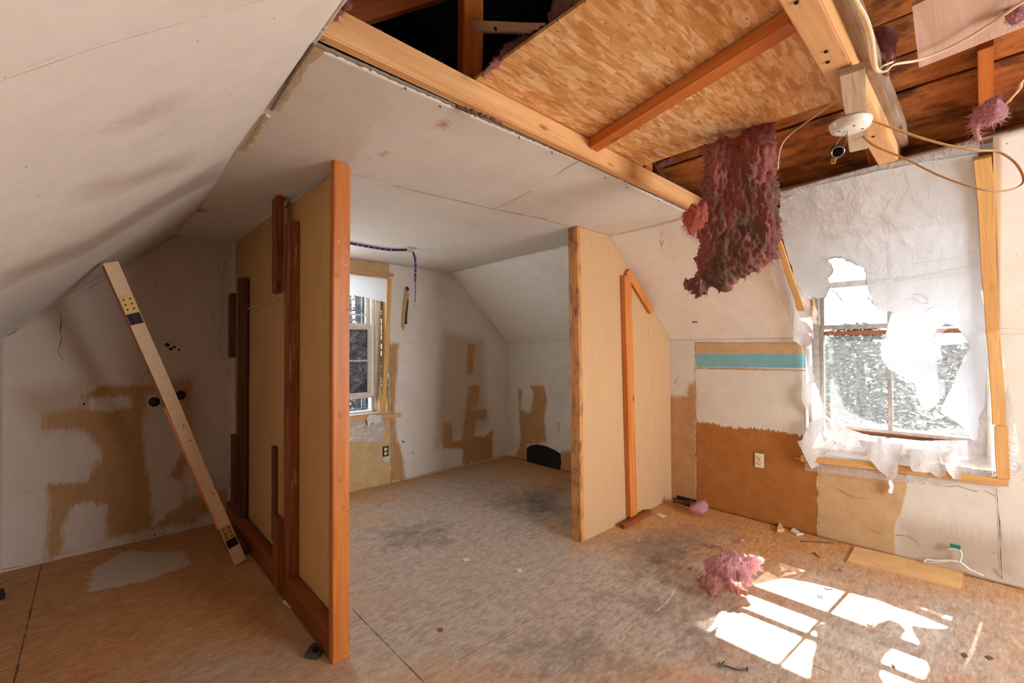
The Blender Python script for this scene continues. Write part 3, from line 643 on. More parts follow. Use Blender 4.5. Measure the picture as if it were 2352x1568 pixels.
rough_edge('torn_edge', [Vector((EL(YE)+(ER(YE)-EL(YE))*t, YE, CZ(EL(YE)+(ER(YE)-EL(YE))*t, YE)+.006)) for t in np.linspace(0, 1, 24)], M_RIM, ceil, .016)
rough_edge('torn_edge', [Vector((ER(y)+.005, y, zc+.004)) for y in np.linspace(-1.9, YE, 16)], M_RIM, slopeR, .02, 4)
rough_edge('torn_edge', [Vector((EL(y)-.004, y, zc-.002)) for y in np.linspace(-1.0, 1.25, 16)], M_GYP, slopeL, .012, 8)
# crumbling corner joint between slope and ceiling
ribbons('torn_tape', [[(716, 108), (690, 145), (660, 190), (636, 232), (622, 248), .05]], lambda x, y: clm(x+14, y+2), DN, .05, M_TAPE, ceil, jit=.01, lift=.001)
rough_edge('torn_edge', [clm(x, y)+Vector((.0, 0, -.004)) for x, y in ((722, 96), (700, 128), (672, 170), (650, 205), (622, 248))], M_RIM, ceil, .008, 5)
rough_edge('crumbled_joint', [clm(x, y)+Vector((0, 0, -.004)) for x, y in ((616, 258), (598, 285), (585, 305), (570, 325), (560, 338))], M_TAPE, ceil, .016, 7)
# roof above: two slopes of boards, ridge, far and near gable of the attic
RX = (Xl+Xk)/2; RS = .756; RX0 = 2.86; RZ = zc+(RX0-RX)*RS
rd = Vector((RX-RX0, 0, RZ-zc)); rl = rd.length; rd.normalize()
deck = empty('ceiling_roof_deck', (RX0, 0, zc), kind='structure')
s = -.16
widths = [.14, .152, .147, .16, .15, .155, .14, .15, .16, .15, .15, .15, .15, .15, .15]
for i, w_ in enumerate(widths):
    if s > rl: break
    c0 = Vector((RX0, 0, zc))+rd*(s+w_/2); off = Vector((.6, 0, .8))*.012*((i*7) % 3)*.4
    board('roof_board', c0+off+Vector((0, YF-.3, 0)), c0+off+Vector((0, 1.36, 0)), w_-.006, .02, rd, W_ROOF, deck, bev=.002)
    s += w_
DY0, DY1, DZ0 = -.035, .875, .575
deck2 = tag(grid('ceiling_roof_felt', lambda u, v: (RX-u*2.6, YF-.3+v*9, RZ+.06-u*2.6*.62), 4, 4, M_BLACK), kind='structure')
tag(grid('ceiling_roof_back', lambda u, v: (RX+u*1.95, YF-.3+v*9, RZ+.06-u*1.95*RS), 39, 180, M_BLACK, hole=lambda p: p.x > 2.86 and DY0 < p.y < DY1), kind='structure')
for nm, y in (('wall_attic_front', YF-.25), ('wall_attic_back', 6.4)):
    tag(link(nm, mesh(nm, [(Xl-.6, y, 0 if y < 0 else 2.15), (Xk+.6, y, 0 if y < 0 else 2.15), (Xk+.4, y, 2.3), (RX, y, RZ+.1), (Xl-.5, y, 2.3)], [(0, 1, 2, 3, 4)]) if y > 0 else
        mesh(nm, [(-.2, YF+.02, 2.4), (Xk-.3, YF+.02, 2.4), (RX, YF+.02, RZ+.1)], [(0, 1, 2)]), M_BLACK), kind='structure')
# dormer behind the plastic: cheeks, lid, apron and outer wall round the window
def quad(name, pts, mat, parent=None, kind=None):
    o = link(name, mesh(name, pts, [tuple(range(len(pts)))]), mat, parent); 
    if kind: o['kind'] = kind
    return o
M_DORM = flat('dormer_white_paint', srgb(236, 234, 232), .7, var=.1)
for i, y in enumerate((DY0, DY1)):
    sgn = -1 if i == 0 else 1
    pts = [(Xk, y, DZ0), (XW, y, DZ0), (XW, y, 2.2), (2.55, y, 2.2), (ER(y), y, zc), (Xk, y, zk)]
    o = quad('wall_dormer_cheek', pts, M_DORM); o['kind'] = 'structure'
quad('ceiling_dormer', [(2.70, DY0, 2.17), (XW, DY0, 2.17), (XW, DY1, 2.17), (2.70, DY1, 2.17)], M_DORM, kind='structure')
quad('wall_dormer_sill', [(Xk, DY0, DZ0), (XW, DY0, DZ0), (XW, DY1, DZ0), (Xk, DY1, DZ0)], M_DORM, kind='structure')
# windows ------------------------------------------------------------
WY0, WY1, WB, WT = .035, .835, .735, 2.12
def wall_with_hole(name, X, y0, y1, z0, z1, a0, a1, b0, b1, mat, t=.02):
    bm = bmesh.new()
    for (p, q, r, s_) in ((y0, a0, z0, z1), (a1, y1, z0, z1), (a0, a1, z0, b0), (a0, a1, b1, z1)): boxbm(X, X+t, p, q, r, s_, bm=bm)
    return link(name, from_bm(name, bm), mat)
tag(wall_with_hole('wall_dormer_end', XW+.02, DY0, DY1, DZ0, 2.2, WY0-.02, WY1+.03, WB-.03, WT+.02, M_DORM), kind='structure')
win = empty('window_1', (XW, (WY0+WY1)/2, WB), kind='structure')
box('jamb', XW-.02, XW+.12, WY1, WY1+.035, WB-.02, WT+.03, M_GPAINT, win); box('jamb', XW-.0, XW+.12, WY0-.035, WY0, WB-.02, WT+.03, M_GPAINT, win)
box('window_head', XW, XW+.12, WY0, WY1, WT, WT+.04, M_GPAINT, win)
board('window_sill', (XW-.055, WY0-.03, WB-.035), (XW-.055, WY1+.03, WB-.035), .23, .03, (1, 0, 0), W_OLD, win)
def sash(name, X, z0, z1, w_, mat, parent, y0=WY0, y1=WY1, midy=None, t=.035, bottom=None):
    s_ = empty(name, (X, (y0+y1)/2, z0)); s_.parent = parent; s_.matrix_parent_inverse = wmat(parent).inverted()
    box('stile', X, X+t, y0, y0+w_, z0, z1, mat, s_); box('stile', X, X+t, y1-w_, y1, z0, z1, mat, s_)
    box('rail', X, X+t, y0+w_, y1-w_, z0, z0+(bottom or w_), mat, s_); box('rail', X, X+t, y0+w_, y1-w_, z1-w_, z1, mat, s_)
    if midy: box('muntin', X+.004, X+t-.004, midy-.011, midy+.011, z0+w_, z1-w_, mat, s_)
    box('pane', X+t/2-.0015, X+t/2+.0015, y0+w_-.002, y1-w_+.002, z0+w_-.002, z1-w_+.002, M_GLASS, s_, 0)
    return s_
ls_ = sash('lower_sash', XW+.01, WB, 1.475, .022, M_GPAINT, win, midy=.445)
box('top_rail', XW+.008, XW+.046, WY0+.02, WY1-.02, 1.444, 1.475, M_GPAINT, ls_)
sash('upper_sash', XW+.046, 1.45, WT, .022, M_GPAINT, win, midy=.445)
# outer storm window, brown with its own mid rail
sash('storm_sash', XW+.05, WB-.02, 1.432, .03, M_BRICK, win, WY0-.01, WY1+.01, None, .02)
sash('storm_sash', XW+.10, 1.755, WT+.03, .04, M_WPAINT, win, WY0-.01, WY1+.01, None, .03)
# gable window: frame, two sashes, dark speckled backing in the raised one
w2 = empty('window_2', ((WX0+WX1)/2, Yg, WZ0), kind='structure')
GY = Yg+.13
quad('reveal', [(WX1, Yg, WZ0), (WX1, GY, WZ0), (WX1, GY, WZ1), (WX1, Yg, WZ1)], M_PAPER, w2)
quad('reveal', [(WX0, Yg, WZ0), (WX0, Yg, WZ1), (WX0, GY, WZ1), (WX0, GY, WZ0)], M_CREAM, w2)
quad('reveal', [(WX0, Yg, WZ1), (WX1, Yg, WZ1), (WX1, GY, WZ1), (WX0, GY, WZ1)], M_WPAINT, w2)
quad('reveal', [(WX0, Yg, WZ0), (WX0, GY, WZ0), (WX1, GY, WZ0), (WX1, Yg, WZ0)], M_WPAINT, w2)
FX = 2.0
box('window_frame', FX, FX+.06, GY-.02, GY+.09, WZ0, WZ1, M_WPAINT, w2); box('window_frame', WX0, WX0+.03, GY-.02, GY+.09, WZ0, WZ1, M_WPAINT, w2)
box('window_track', FX-.03, FX, GY+.01, GY+.09, WZ0, WZ1, M_WPLAS, w2); box('window_sill', WX0, WX1, GY-.02, GY+.12, WZ0-.02, WZ0+.012, M_WPAINT, w2)
box('window_head', WX0, WX1, GY, GY+.09, WZ1-.04, WZ1, M_WPAINT, w2)
def gsash(name, Y, z0, z1, x0, x1, w_, bars, mat, glass, parent, t=.03):
    s_ = empty(name, ((x0+x1)/2, Y, z0)); s_.parent = parent; s_.matrix_parent_inverse = wmat(parent).inverted()
    box('stile', x0, x0+w_, Y, Y+t, z0, z1, mat, s_); box('stile', x1-w_, x1, Y, Y+t, z0, z1, mat, s_)
    box('rail', x0+w_, x1-w_, Y, Y+t, z0, z0+w_, mat, s_); box('rail', x0+w_, x1-w_, Y, Y+t, z1-w_*.7, z1, mat, s_)
    for b in bars: box('muntin', x0+w_, x1-w_, Y+.004, Y+t-.004, b-.008, b+.008, mat, s_)
    box('pane', x0+w_, x1-w_, Y+t*.4, Y+t*.6, z0+w_, z1-w_*.7, glass, s_, 0)
    return s_
zr = lambda y: PY(830, y, GY+.03).z
gsash('lower_sash', GY+.015, zr(914), zr(748), WX0+.03, FX-.01, .055, [zr(828)], M_WPAINT, M_FROST, w2)
gsash('upper_sash', GY+.055, zr(750), zr(630), WX0+.03, FX-.03, .035, [zr(722)], M_WPAINT, M_GLASS, w2)
gsash('storm_sash', GY+.10, WZ0, WZ1, WX0+.03, FX-.04, .03, [zr(712)], flat('blue_grey_storm', srgb(110, 130, 150), .5), M_GLASS, w2, .02)
box('storm_bar', FX-.085, FX-.072, GY+.1, GY+.12, WZ0, WZ1, flat('blue_storm', srgb(96, 120, 140), .5), w2)
#@@THINGS
# ================================================================== THE THINGS
# ---- left partition: studs, plate and the bare back of wallboard
pw = empty('partition_wall', (Xp, 2.9, 0), 'long partition of bare brown wallboard with its orange pine post end nearest the camera', 'partition wall')
def pq(name, pts, mat, thick, nd, parent, rounding=0):
    n = len(pts); nd = Vector(nd)*thick; v = [Vector(p) for p in pts]; v += [p+nd for p in v]
    fs = [tuple(range(n)), tuple(range(2*n-1, n-1, -1))]+[(i, i+n, (i+1) % n+n, (i+1) % n) for i in range(n)]
    c = sum(v, Vector())/len(v); me = mesh(name, [p-c for p in v], fs)
    bm = bmesh.new(); bm.from_mesh(me); bmesh.ops.recalc_face_normals(bm, faces=bm.faces); bm.to_mesh(me); bm.free()
    return link(name, me, mat, parent, Matrix.Translation(c))
PXF = .768
ct = lambda x, y: CZ(x, y)-.004
pq('wallboard', [(PXF, 1.93, .0), (PXF, 1.93, ct(.77, 1.93)-.012), (PXF, 2.62, ct(.77, 2.6)-.015), (PXF, 2.62, 0)], M_PAPER, .013, (1, 0, 0), pw)
pq('wallboard', [(PXF+.004, 2.62, .0), (PXF+.004, 2.62, ct(.77, 2.62)), (PXF+.012, Yg+.01, ct(.79, 3.95)+.01), (PXF+.012, Yg+.01, 0)], M_PAPER, .013, (1, 0, 0), pw)
pq('wallboard_face', [(PXF+.014, 1.93, .0), (PXF+.014, 1.93, ct(.78, 1.93)), (PXF+.03, Yg+.01, ct(.79, 3.95)+.01), (PXF+.03, Yg+.01, 0)], M_CEIL, .012, (1, 0, 0), pw)
board('end_post', (.757, 1.90, .0), (.761, 1.90, ct(.78, 1.9)+.003), .072, .045, (1, 0, 0), W_POST, pw, bev=.003, skew=(0, -.012))
board('bottom_plate', (.742, 1.925, .074), (.742, Yg-.01, .074), .148, .040, (0, 0, 1), W_RED, pw)
board('stud', (.743, 2.495, .148), (.743, 2.495, 1.985), .1, .044, (0, 1, 0), W_REDSCR, pw)
board('stud', (.743, 3.58, .148), (.743, 3.58, 1.82), .1, .044, (0, 1, 0), W_DARK, pw)
board('nailing_block', (.703, 2.60, 1.62), (.703, 2.60, ct(.70, 2.6)), .10, .034, (0, 1, 0), W_RED, pw, bev=.006)
board('nailing_block', (.707, 2.585, .055), (.707, 2.585, .43), .085, .03, (0, 1, 0), W_RED, pw)
board('nailing_block', (.709, 2.66, .28), (.709, 2.66, .79), .05, .022, (0, 1, 0), W_DARK, pw)
board('nailing_block', (.703, 3.70, 1.26), (.703, 3.70, 1.72), .09, .034, (0, 1, 0), W_DARK, pw)
board('nailing_block', (.703, 3.60, .26), (.703, 3.60, .72), .09, .034, (0, 1, 0), W_DARK, pw)
pl = lambda x, y: PX(x, y, PXF)
ribbons('joint_crack', [[(556, 714), (580, 706), (610, 694), (638, 686), .016]], pl, (-1, 0, 0), .01, M_GYP, pw, jit=.004, lift=.006)
ribbons('edge_debris', [[(655, 475), (690, 440), (730, 400), (762, 370), .012]], pl, (-1, 0, 0), .01, M_GYP, pw, jit=.006, lift=.004)
ribbons('edge_debris', [[(656, 480), (662, 500), (665, 512), .014]], pl, (-1, 0, 0), .01, M_GYP, pw, jit=.003, lift=.008)
ribbons('dark_gap', [[(763, 372), (766, 500), (764, 900), (762, 1420), .006], [(668, 520), (666, 900), (664, 1290), .006], [(664, 1296), (700, 1340), (762, 1422), .006], [(557, 640), (556, 900), (555, 1165), .008]], pl, (-1, 0, 0), .006, M_SLOT, pw, lift=.002)
ribbons('blue_print', [[(755, 379), (760, 373), .012], [(724, 409), (734, 400), .012], [(657, 478), (665, 472), .01]], pl, (-1, 0, 0), .01, M_BLUE, pw, lift=.0065)
M_KNOT = flat('knot_brown', srgb(176, 106, 58), .5)
po = lambda x, y: PY(x, y, 1.8775)
ribbons('paint_smear', [[(790, 590), (782, 602), (796, 610), (803, 602), .005], [(795, 575), (799, 585), .006], [(775, 553), (779, 558), .010]], po, (0, -1, 0), .006, M_WPAINT, pw, jit=.004, lift=.0012)
for (x, y, r) in ((782, 953, .009), (781, 1100, .013), (790, 1164, .008), (774, 632, .010)):
    p = po(x, y); k_ = lathe('knot', [(0, .0006), (r*.45, .0009), (r*.6, .0012), (r, .0004)], p, (0, -1, 0), M_KNOT, pw, 20)
for (x, y) in ((804, 1108), (801, 1173), (803, 1188), (802, 1208), (802, 1227), (803, 1330), (799, 1347), (797, 1498), (773, 1473), (797, 374), (803, 711)):
    lathe('nail_hole', [(.0022, 0), (.0018, .0010), (0, .0012)], po(min(x, 800), y)+Vector((-.004, 0, 0)), (0, -1, 0), M_SLOT, pw, 8)
for y0_, y1_ in ((3.25, 3.72),):
    tag(board('wood_offcut', (.70, y0_, .03), (.705, y1_, .03), .05, .03, (0, 0, 1), W_DARK), 'short dark offcut lying on the floor along the foot of the long partition', 'wood offcut')
# ---- right partition
pr = empty('partition_wall', (2.4, Yp2, 0), 'cream wallboard partition whose top follows the sloping ceiling, with one orange stud', 'partition wall')
RT = lambda x: min(CZ(x, 1.9), zk+(Xk-x)/(Xk-ER(1.9))*(zc-zk))-.003
rp = [(2.40, 0), (2.40, RT(2.4))]+[(x, RT(x)) for x in (2.55, 2.7, 2.76, 3.0, 3.3)]+[(Xk-.003, zk-.003), (Xk-.003, 0)]
pq('wallboard', [(x, Yp2, z) for x, z in rp], M_CREAM, .013, (0, 1, 0), pr)
pq('wallboard_back', [(x, Yp2+.062, z) for x, z in rp], M_CEIL, .012, (0, 1, 0), pr)
board('end_post', (2.415, Yp2+.034, 0), (2.385, Yp2+.034, RT(2.39)), .078, .04, (0, 1, 0), W_EDGE, pr)
board('stud', (2.995, Yp2-.022, .035), (2.935, Yp2-.022, 1.865), .095, .04, (1, 0, 0), W_ORANGE, pr)
board('bottom_block', (2.80, Yp2-.06, .016), (3.22, Yp2-.045, .016), .04, .03, (0, 1, 0), W_RED, pr)
board('angled_cleat', (2.955, Yp2-.02, 1.905), (3.31, Yp2-.02, 1.615), .055, .034, (0, -.2, 1), W_ORANGE, pr)
pf = lambda x, y: PY(x, y, Yp2)
ribbons('edge_tape', [[(1337, 1248), (1400, 1224), (1470, 1190), (1540, 1156), .012]], pf, (0, -1, 0), .01, M_WPLAS, pr, jit=.003, lift=.002)
ribbons('edge_tape', [[(1365, 1238), (1380, 1232), .005], [(1398, 1226), (1412, 1220), .005], [(1480, 1186), (1500, 1177), .005], [(1515, 1169), (1528, 1163), .005]], pf, (0, -1, 0), .01, flat('red_print', srgb(170, 50, 60), .6), pr, lift=.004)
ribbons('torn_edge', [[(1455, 645), (1475, 690), (1495, 715), (1526, 765), .010]], pf, (0, -1, 0), .01, M_GYP, pr, jit=.006, lift=.003)
ribbons('paint_smear', [[(1490, 760), (1492, 775), .02], [(1445, 945), (1448, 950), .01]], pf, (0, -1, 0), .01, M_WPAINT, pr, jit=.006, lift=.003)
# ---- framing over the opening
J2 = tag(board('ceiling_joist', (.40, 1.209, 2.202), (2.80, 1.209, 2.202), .092, .038, (0, 0, 1), W_JOIST, bev=.004), 'long pine joist spanning the room along the torn edge of the white ceiling', 'joist')
J1 = tag(board('ceiling_joist', (.42, .296, 2.198), (2.72, .292, 2.198), .092, .072, (0, 0, 1), W_JOIST, bev=.004), 'pale pine joist carrying the round lamp holder at its underside', 'joist')
for q in ((1898, 118), (1902, 142), (1830, 5), (2006, 313)):
    p = PZ(*q, 2.151); lathe('bent_nail', [(.006, 0), (.005, .003), (0, .004)], p, (0, 0, -1), M_IRON, J1, 8)
a = PZ(1912, -40, 2.262); b = PZ(2056, 300, 2.262)
tag(board('old_collar_beam', a, b+(b-a)*.10, .066, .085, (0, 1, 0), W_OLD, bev=.004, warp=.0008), 'cracked grey weathered beam running just beside the pale pine joist', 'beam')
for q in ((930, 200), (1010, 243), (1090, 262), (1150, 283), (1192, 316), (1268, 351), (1390, 410), (1440, 432), (1515, 462)):
    p = PZ(q[0], q[1]-4, 2.155); tube('bent_nail', [p, p+Vector((.003, .003, -.006)), p+Vector((.008, .006, -.007))], .0018, M_IRON, J2, n=3, seg=6)
osb = tag(pq('strand_board_sheet', [(.95, .30, 2.2505), (2.035, .30, 2.2505), (2.035, 1.226, 2.2505), (.95, 1.226, 2.2505)], M_OSB, .011, (0, 0, 1), None), 'golden strand board sheet laid over the joists above the opening', 'board')
a = PZ(1360, 336, 2.226); b = PZ(1826, 42, 2.226)
tag(board('strapping_batten', a, b, .062, .042, (1, 0, 0), W_RAFT, bev=.002), 'orange batten running diagonally beneath the strand board sheet', 'batten')
st = tag(board('attic_post', (.975, 1.262, 2.245), (.985, 1.262, 3.0), .088, .04, (1, 0, 0), W_RAFT), 'upright orange post rising from the long joist into the dark attic', 'post')
p0 = PY(1083, 62, 1.24); p1 = PY(1252, 66, 1.24)
tag(board('pale_cleat', p0, p1, .036, .02, (0, 0, 1), W_BARE), 'pale short cleat with a drilled hole fixed across the dark attic opening', 'cleat')
lathe('drill_hole', [(.008, 0), (.007, .001), (0, .0012)], PY(1138, 66, 1.229), (0, -1, 0), M_SLOT, bpy.data.objects['pale_cleat'], 16)
# rafter of the far slope of the roof, seen at top left
tag(board('rafter', (.40, 1.33, 2.25), (1.5, 1.33, 3.13), .11, .045, (-.7, 0, .8), W_RED), 'red brown rafter slanting into the dark attic at top left', 'rafter')
tag(board('rafter', (2.62, 1.35, 2.30), (2.2, 1.35, 2.62), .10, .045, (-.6, 0, -.8), W_DARK), 'dark rafter just behind the top of the hanging insulation', 'rafter')
p = PZ(1491, 392, 2.25)
tag(box('wood_block', p.x-.05, p.x+.02, 1.17+.02, 1.225, 2.249, 2.30, W_RAFT), 'small block between the long joist and the corner of the strand board', 'wood block')
def SR(x, y, off): return PP(x, y, Vector((RX0, 0, zc))-Vector((.602, 0, .799))*off, (.602, 0, .799))
a = SR(2266, 318, .045); b = SR(2262, 100, .045)
tag(board('rafter', a, b, .042, .07, (0, 1, 0), W_RAFT, bev=.002), 'short bright orange rafter end below the pinkish panel', 'rafter')
a = SR(2012, 372, .04); b = SR(2000, 318, .04)
tag(board('rafter', a, b, .05, .06, (0, 1, 0), W_RAFT, bev=.002), 'stubby rafter foot behind the end of the pale pine joist', 'rafter')
a = SR(1560, 445, .03); b = SR(1530, 372, .03)
a = PZ(1945, -30, 2.33); b = PZ(1952, 18, 2.33)
tag(board('wood_block', a, b, .04, .06, (0, 1, 0), W_RAFT), 'orange block end at the top edge beside the grey beam', 'wood block')
# wall plate board along the head of the right slope
rl_ = [(ER(y)+.035, y) for y in (-1.2, .2, .9, 1.22)]
tag(board('head_trim', (ER(-.6)+.035, -.6, zc+.012), (ER(1.2)+.035, 1.2, zc+.012), .05, .018, (1, 0, 0), W_OLD), 'weathered strip along the head of the right slope above the plastic', 'trim strip')
# pinkish panel lying across at top right
hp = [PZ(x, y, 2.27) for x, y in ((2095, 15), (2111, 156), (2352, 62), (2500, -5), (2440, -150))]
tag(pq('laminate_panel', hp, M_LAM, .012, (0, 0, 1), None), 'pinkish brown panel resting across the framing at top right', 'panel')
# wooden stick and lamp holder under the pale joist
a = PZ(1956, 158, 2.138); b = PZ(1972, 340, 2.138)
tag(board('mounting_stick', a, b, .062, .022, (b-a).cross(Vector((0, 0, 1))), W_BLOCK), 'weathered stick under the pale joist behind the lamp holder', 'stick')
LC = PZ(1953, 288, 2.112)
lh = empty('lamp_holder', LC, 'round white lamp holder with a dangling wire harp under the pale joist', 'light fitting')
lathe('base', [(0, -.018), (.040, -.018), (.056, -.014), (.061, -.004), (.061, .001), (.064, .004), (.064, .012), (.060, .015), (0, .015)], LC, (0, 0, 1), M_PORC, lh, 48)
for ang in (.5, 2.2, 3.6, 5.2):
    lathe('screw_slot', [(.005, 0), (.004, -.001), (0, -.0012)], LC+Vector((.036*math.cos(ang), .036*math.sin(ang), -.0175)), (0, 0, 1), M_SLOT, lh, 10)
LB = LC+Vector((-.01, .01, -.02)); dd = ray(1920, 370); dn = (LC-EYE).length; LE = EYE+ray(1914, 369)*((LC-EYE).dot(F)*1.0)
SK = LB.lerp(LE, .66)
for sgn in (-1, 1):
    off = R*sgn*.014
    tube('harp_wire', [LB+R*sgn*.004, LB.lerp(LE, .3)+off*.9, SK+off*1.3, LB.lerp(LE, .93)+off*.55, LE+off*.3], .0016, M_STEEL, lh, n=6, seg=6)
ax = (LE-LB).normalized(); fax = (-ray(1928, 330)+Vector((0, 0, -.3))).normalized()
lathe('socket', [(0, .0), (.010, .0), (.013, .004), (.013, .010), (.022, .014), (.023, .024), (.019, .030), (.016, .030), (.014, .020), (0, .018)], SK-fax*.012, fax, M_IRON, lh, 24)
lathe('socket_rim', [(.0165, 0), (.0205, 0), (.0205, .004), (.0165, .004), (.0165, 0)], SK+fax*.018, fax, M_STEEL, lh, 24)
box('harp_clip', LE.x-.007, LE.x+.007, LE.y-.007, LE.y+.007, LE.z-.01, LE.z+.008, M_BRASS, lh)
# ---- cables
def zpath(pts): return [PZ(x, y, z) for x, y, z in pts]
def dpath(pts): return [EYE+ray(x, y)*d for x, y, d in pts]
tag(tube('cable', dpath([(1983, 268, 1.63), (2040, 290, 1.62), (2110, 315, 1.6), (2180, 334, 1.58), (2240, 345, 1.56), (2290, 348, 1.55), (2330, 372, 1.53), (2350, 405, 1.52), (2345, 425, 1.52), (2310, 438, 1.53), (2250, 434, 1.55), (2160, 404, 1.6), (2080, 365, 1.66), (2010, 335, 1.70), (1982, 312, 1.70)]), .0062, M_CABLET, rb=.0032), 'tan flat cable looping out to the right from the lamp holder', 'cable')
tag(tube('cable', zpath([(1962, -20, 2.20), (1968, 5, 2.2), (1990, 45, 2.2), (2003, 90, 2.2), (2008, 130, 2.2), (2015, 162, 2.2), (2035, 163, 2.2), (2055, 148, 2.22), (2110, 138, 2.24), (2180, 110, 2.25), (2260, 65, 2.25), (2340, 10, 2.25), (2400, -30, 2.25)]), .0060, M_CABLE, rb=.0034), 'pale cable bending sharply and running up across the pinkish panel', 'cable')
tag(tube('cable', zpath([(1955, -20, 2.21), (1972, 25, 2.21), (1990, 70, 2.21), (1998, 120, 2.21), (2010, 158, 2.21), (2030, 150, 2.21), (2050, 142, 2.22)]), .0045, M_CABLE, rb=.0034), 'second pale cable hugging the bend beside the grey beam', 'cable')
tag(tube('cable', dpath([(1935, 226, 1.62), (1900, 246, 1.7), (1860, 275, 1.8), (1820, 305, 1.85), (1800, 325, 1.86), (1790, 350, 1.87), (1786, 390, 1.88)]), .0034, M_CABLE), 'thin pale cable arching from the pale joist to the hanging insulation', 'cable')
tag(tube('cable', dpath([(2420, 80, 1.40), (2352, 180, 1.42), (2340, 205, 1.44), (2320, 228, 1.46), (2308, 240, 1.48)]), .0062, M_CABLET, rb=.0035), 'tan cable entering the pink tuft at the right edge', 'cable')
# ---- insulation
def facing(q, d):
    c = EYE+ray(*q)*d; n = -ray(*q); n.z *= .3; n.normalize()
    return (lambda x, y: PP(x, y, c, n)), n
pj, nn = facing((1690, 480), 1.93)
batt = puff('hanging_insulation', [(1606, 342), (1640, 322), (1690, 312), (1735, 290), (1776, 280), (1779, 320), (1788, 355), (1784, 400), (1790, 440), (1786, 480), (1797, 515), (1785, 560), (1786, 585), (1760, 610), (1735, 625), (1712, 640), (1692, 640), (1675, 662), (1650, 676), (1635, 664), (1622, 684), (1600, 682), (1585, 665), (1570, 655), (1576, 636), (1590, 640), (1604, 622), (1598, 598), (1610, 570), (1600, 540), (1615, 510), (1612, 480), (1618, 455), (1606, 430), (1616, 400)],
    pj, nn, .11, M_PINKD, step=3.4, amp=.014, fibers=4500, flen=.026, jag=7, rs=2)
tag(batt, 'long torn pink insulation batt hanging down from the strand board', 'insulation')
def wool(q, d, poly, label, th=.04, mat=M_PINK, **kw):
    if d == 'Y': d = 1.285/ray(*q).y
    if d == 'J': d = 1.238/ray(*q).y
    if d == 'Z': d = (2.31-CH)/ray(*q).z
    pj, nn = facing(q, d); o = puff('insulation_scrap', poly, pj, nn, th, mat, None, **{**dict(step=4.5, amp=.007, fibers=350, flen=.016, jag=3, round_=.03, rs=int(q[0]) % 97), **kw})
    return tag(o, label, 'insulation')
M_PINKO = m_fluff('orange_pink_insulation', srgb(244, 158, 126), srgb(236, 130, 112), srgb(250, 206, 160), gamt=0)
wool((1595, 500), 1.95, [(1576, 490), (1590, 474), (1618, 470), (1624, 500), (1605, 520), (1590, 545), (1582, 535), (1574, 512)], 'orange pink wisp poking out beside the hanging batt at the joist end', .06, M_PINKO, amp=.012, fibers=900, flen=.03, step=3.5)
wool((2270, 270), 1.50, [(2226, 275), (2240, 250), (2265, 232), (2290, 220), (2305, 232), (2317, 248), (2312, 268), (2295, 280), (2275, 288), (2258, 284), (2250, 300), (2254, 322), (2240, 318), (2230, 300)], 'pink tuft with a trailing tail around the tan cable at right', .05, M_PINK, fibers=700, flen=.022)
wool((2030, 100), 1.50, [(2012, 72), (2030, 60), (2050, 68), (2060, 90), (2056, 115), (2050, 135), (2036, 132), (2030, 115), (2018, 110), (2014, 92)], 'orange pink curl of insulation beside the bent cables', .05, M_PINK)
wool((2010, 110), 1.50, [(1962, 20), (1975, 30), (1990, 60), (2008, 90), (2030, 125), (2045, 150), (2040, 172), (2022, 178), (2005, 150), (1985, 90), (1965, 50)], 'dusty insulation strip packed behind the pale cables', .04, M_PINKA)
wool((2330, 35), (2.25-CH)/ray(2330, 35).z, [(2305, 30), (2325, 12), (2352, 5), (2370, 20), (2352, 45), (2335, 58), (2318, 54)], 'pink wisp on the pinkish panel in the top right corner', .04, M_PINK)
wool((1560, 430), 'Y', [(1520, 412), (1545, 412), (1572, 428), (1582, 446), (1560, 440), (1525, 425)], 'deep pink scrap in the dark gap above the end of the long joist', .04, M_PINKD, fibers=120)
wool((1530, 378), 'Y', [(1498, 380), (1520, 368), (1545, 356), (1548, 366), (1525, 382), (1505, 388)], 'small pale wisp at the corner of the strand board', .02, M_PINKA, fibers=120)
wool((940, 125), 'Y', [(832, 60), (880, 74), (905, 96), (960, 122), (1000, 140), (1046, 172), (1046, 192), (980, 165), (900, 125), (835, 85)], 'dusty insulation edge along the top of the long joist in the dark attic', .04, M_PINKA)
wool((780, 30), 1.20, [(728, 88), (740, 70), (762, 38), (772, -8), (800, -10), (808, 22), (796, 28), (786, 18), (778, 42), (762, 60), (756, 90)], 'dusty insulation clinging to the joint at top left by the joist end', .03, M_PINKA)
wool((1200, 100), 'Z', [(1104, 180), (1112, 160), (1150, 122), (1160, 102), (1190, 92), (1240, 66), (1256, 50), (1255, 28), (1280, -10), (1340, -10), (1260, 62), (1180, 128)], 'pink insulation rising behind the left edge of the strand board', .04, M_PINKA)
wool((1050, 268), 'J', [(860, 142), (960, 193), (1060, 242), (1150, 278), (1156, 284), (1060, 252), (960, 203), (860, 152)], 'dull red insulation showing in the gap under the long joist', .02, M_PINKD, fibers=60, amp=.003)
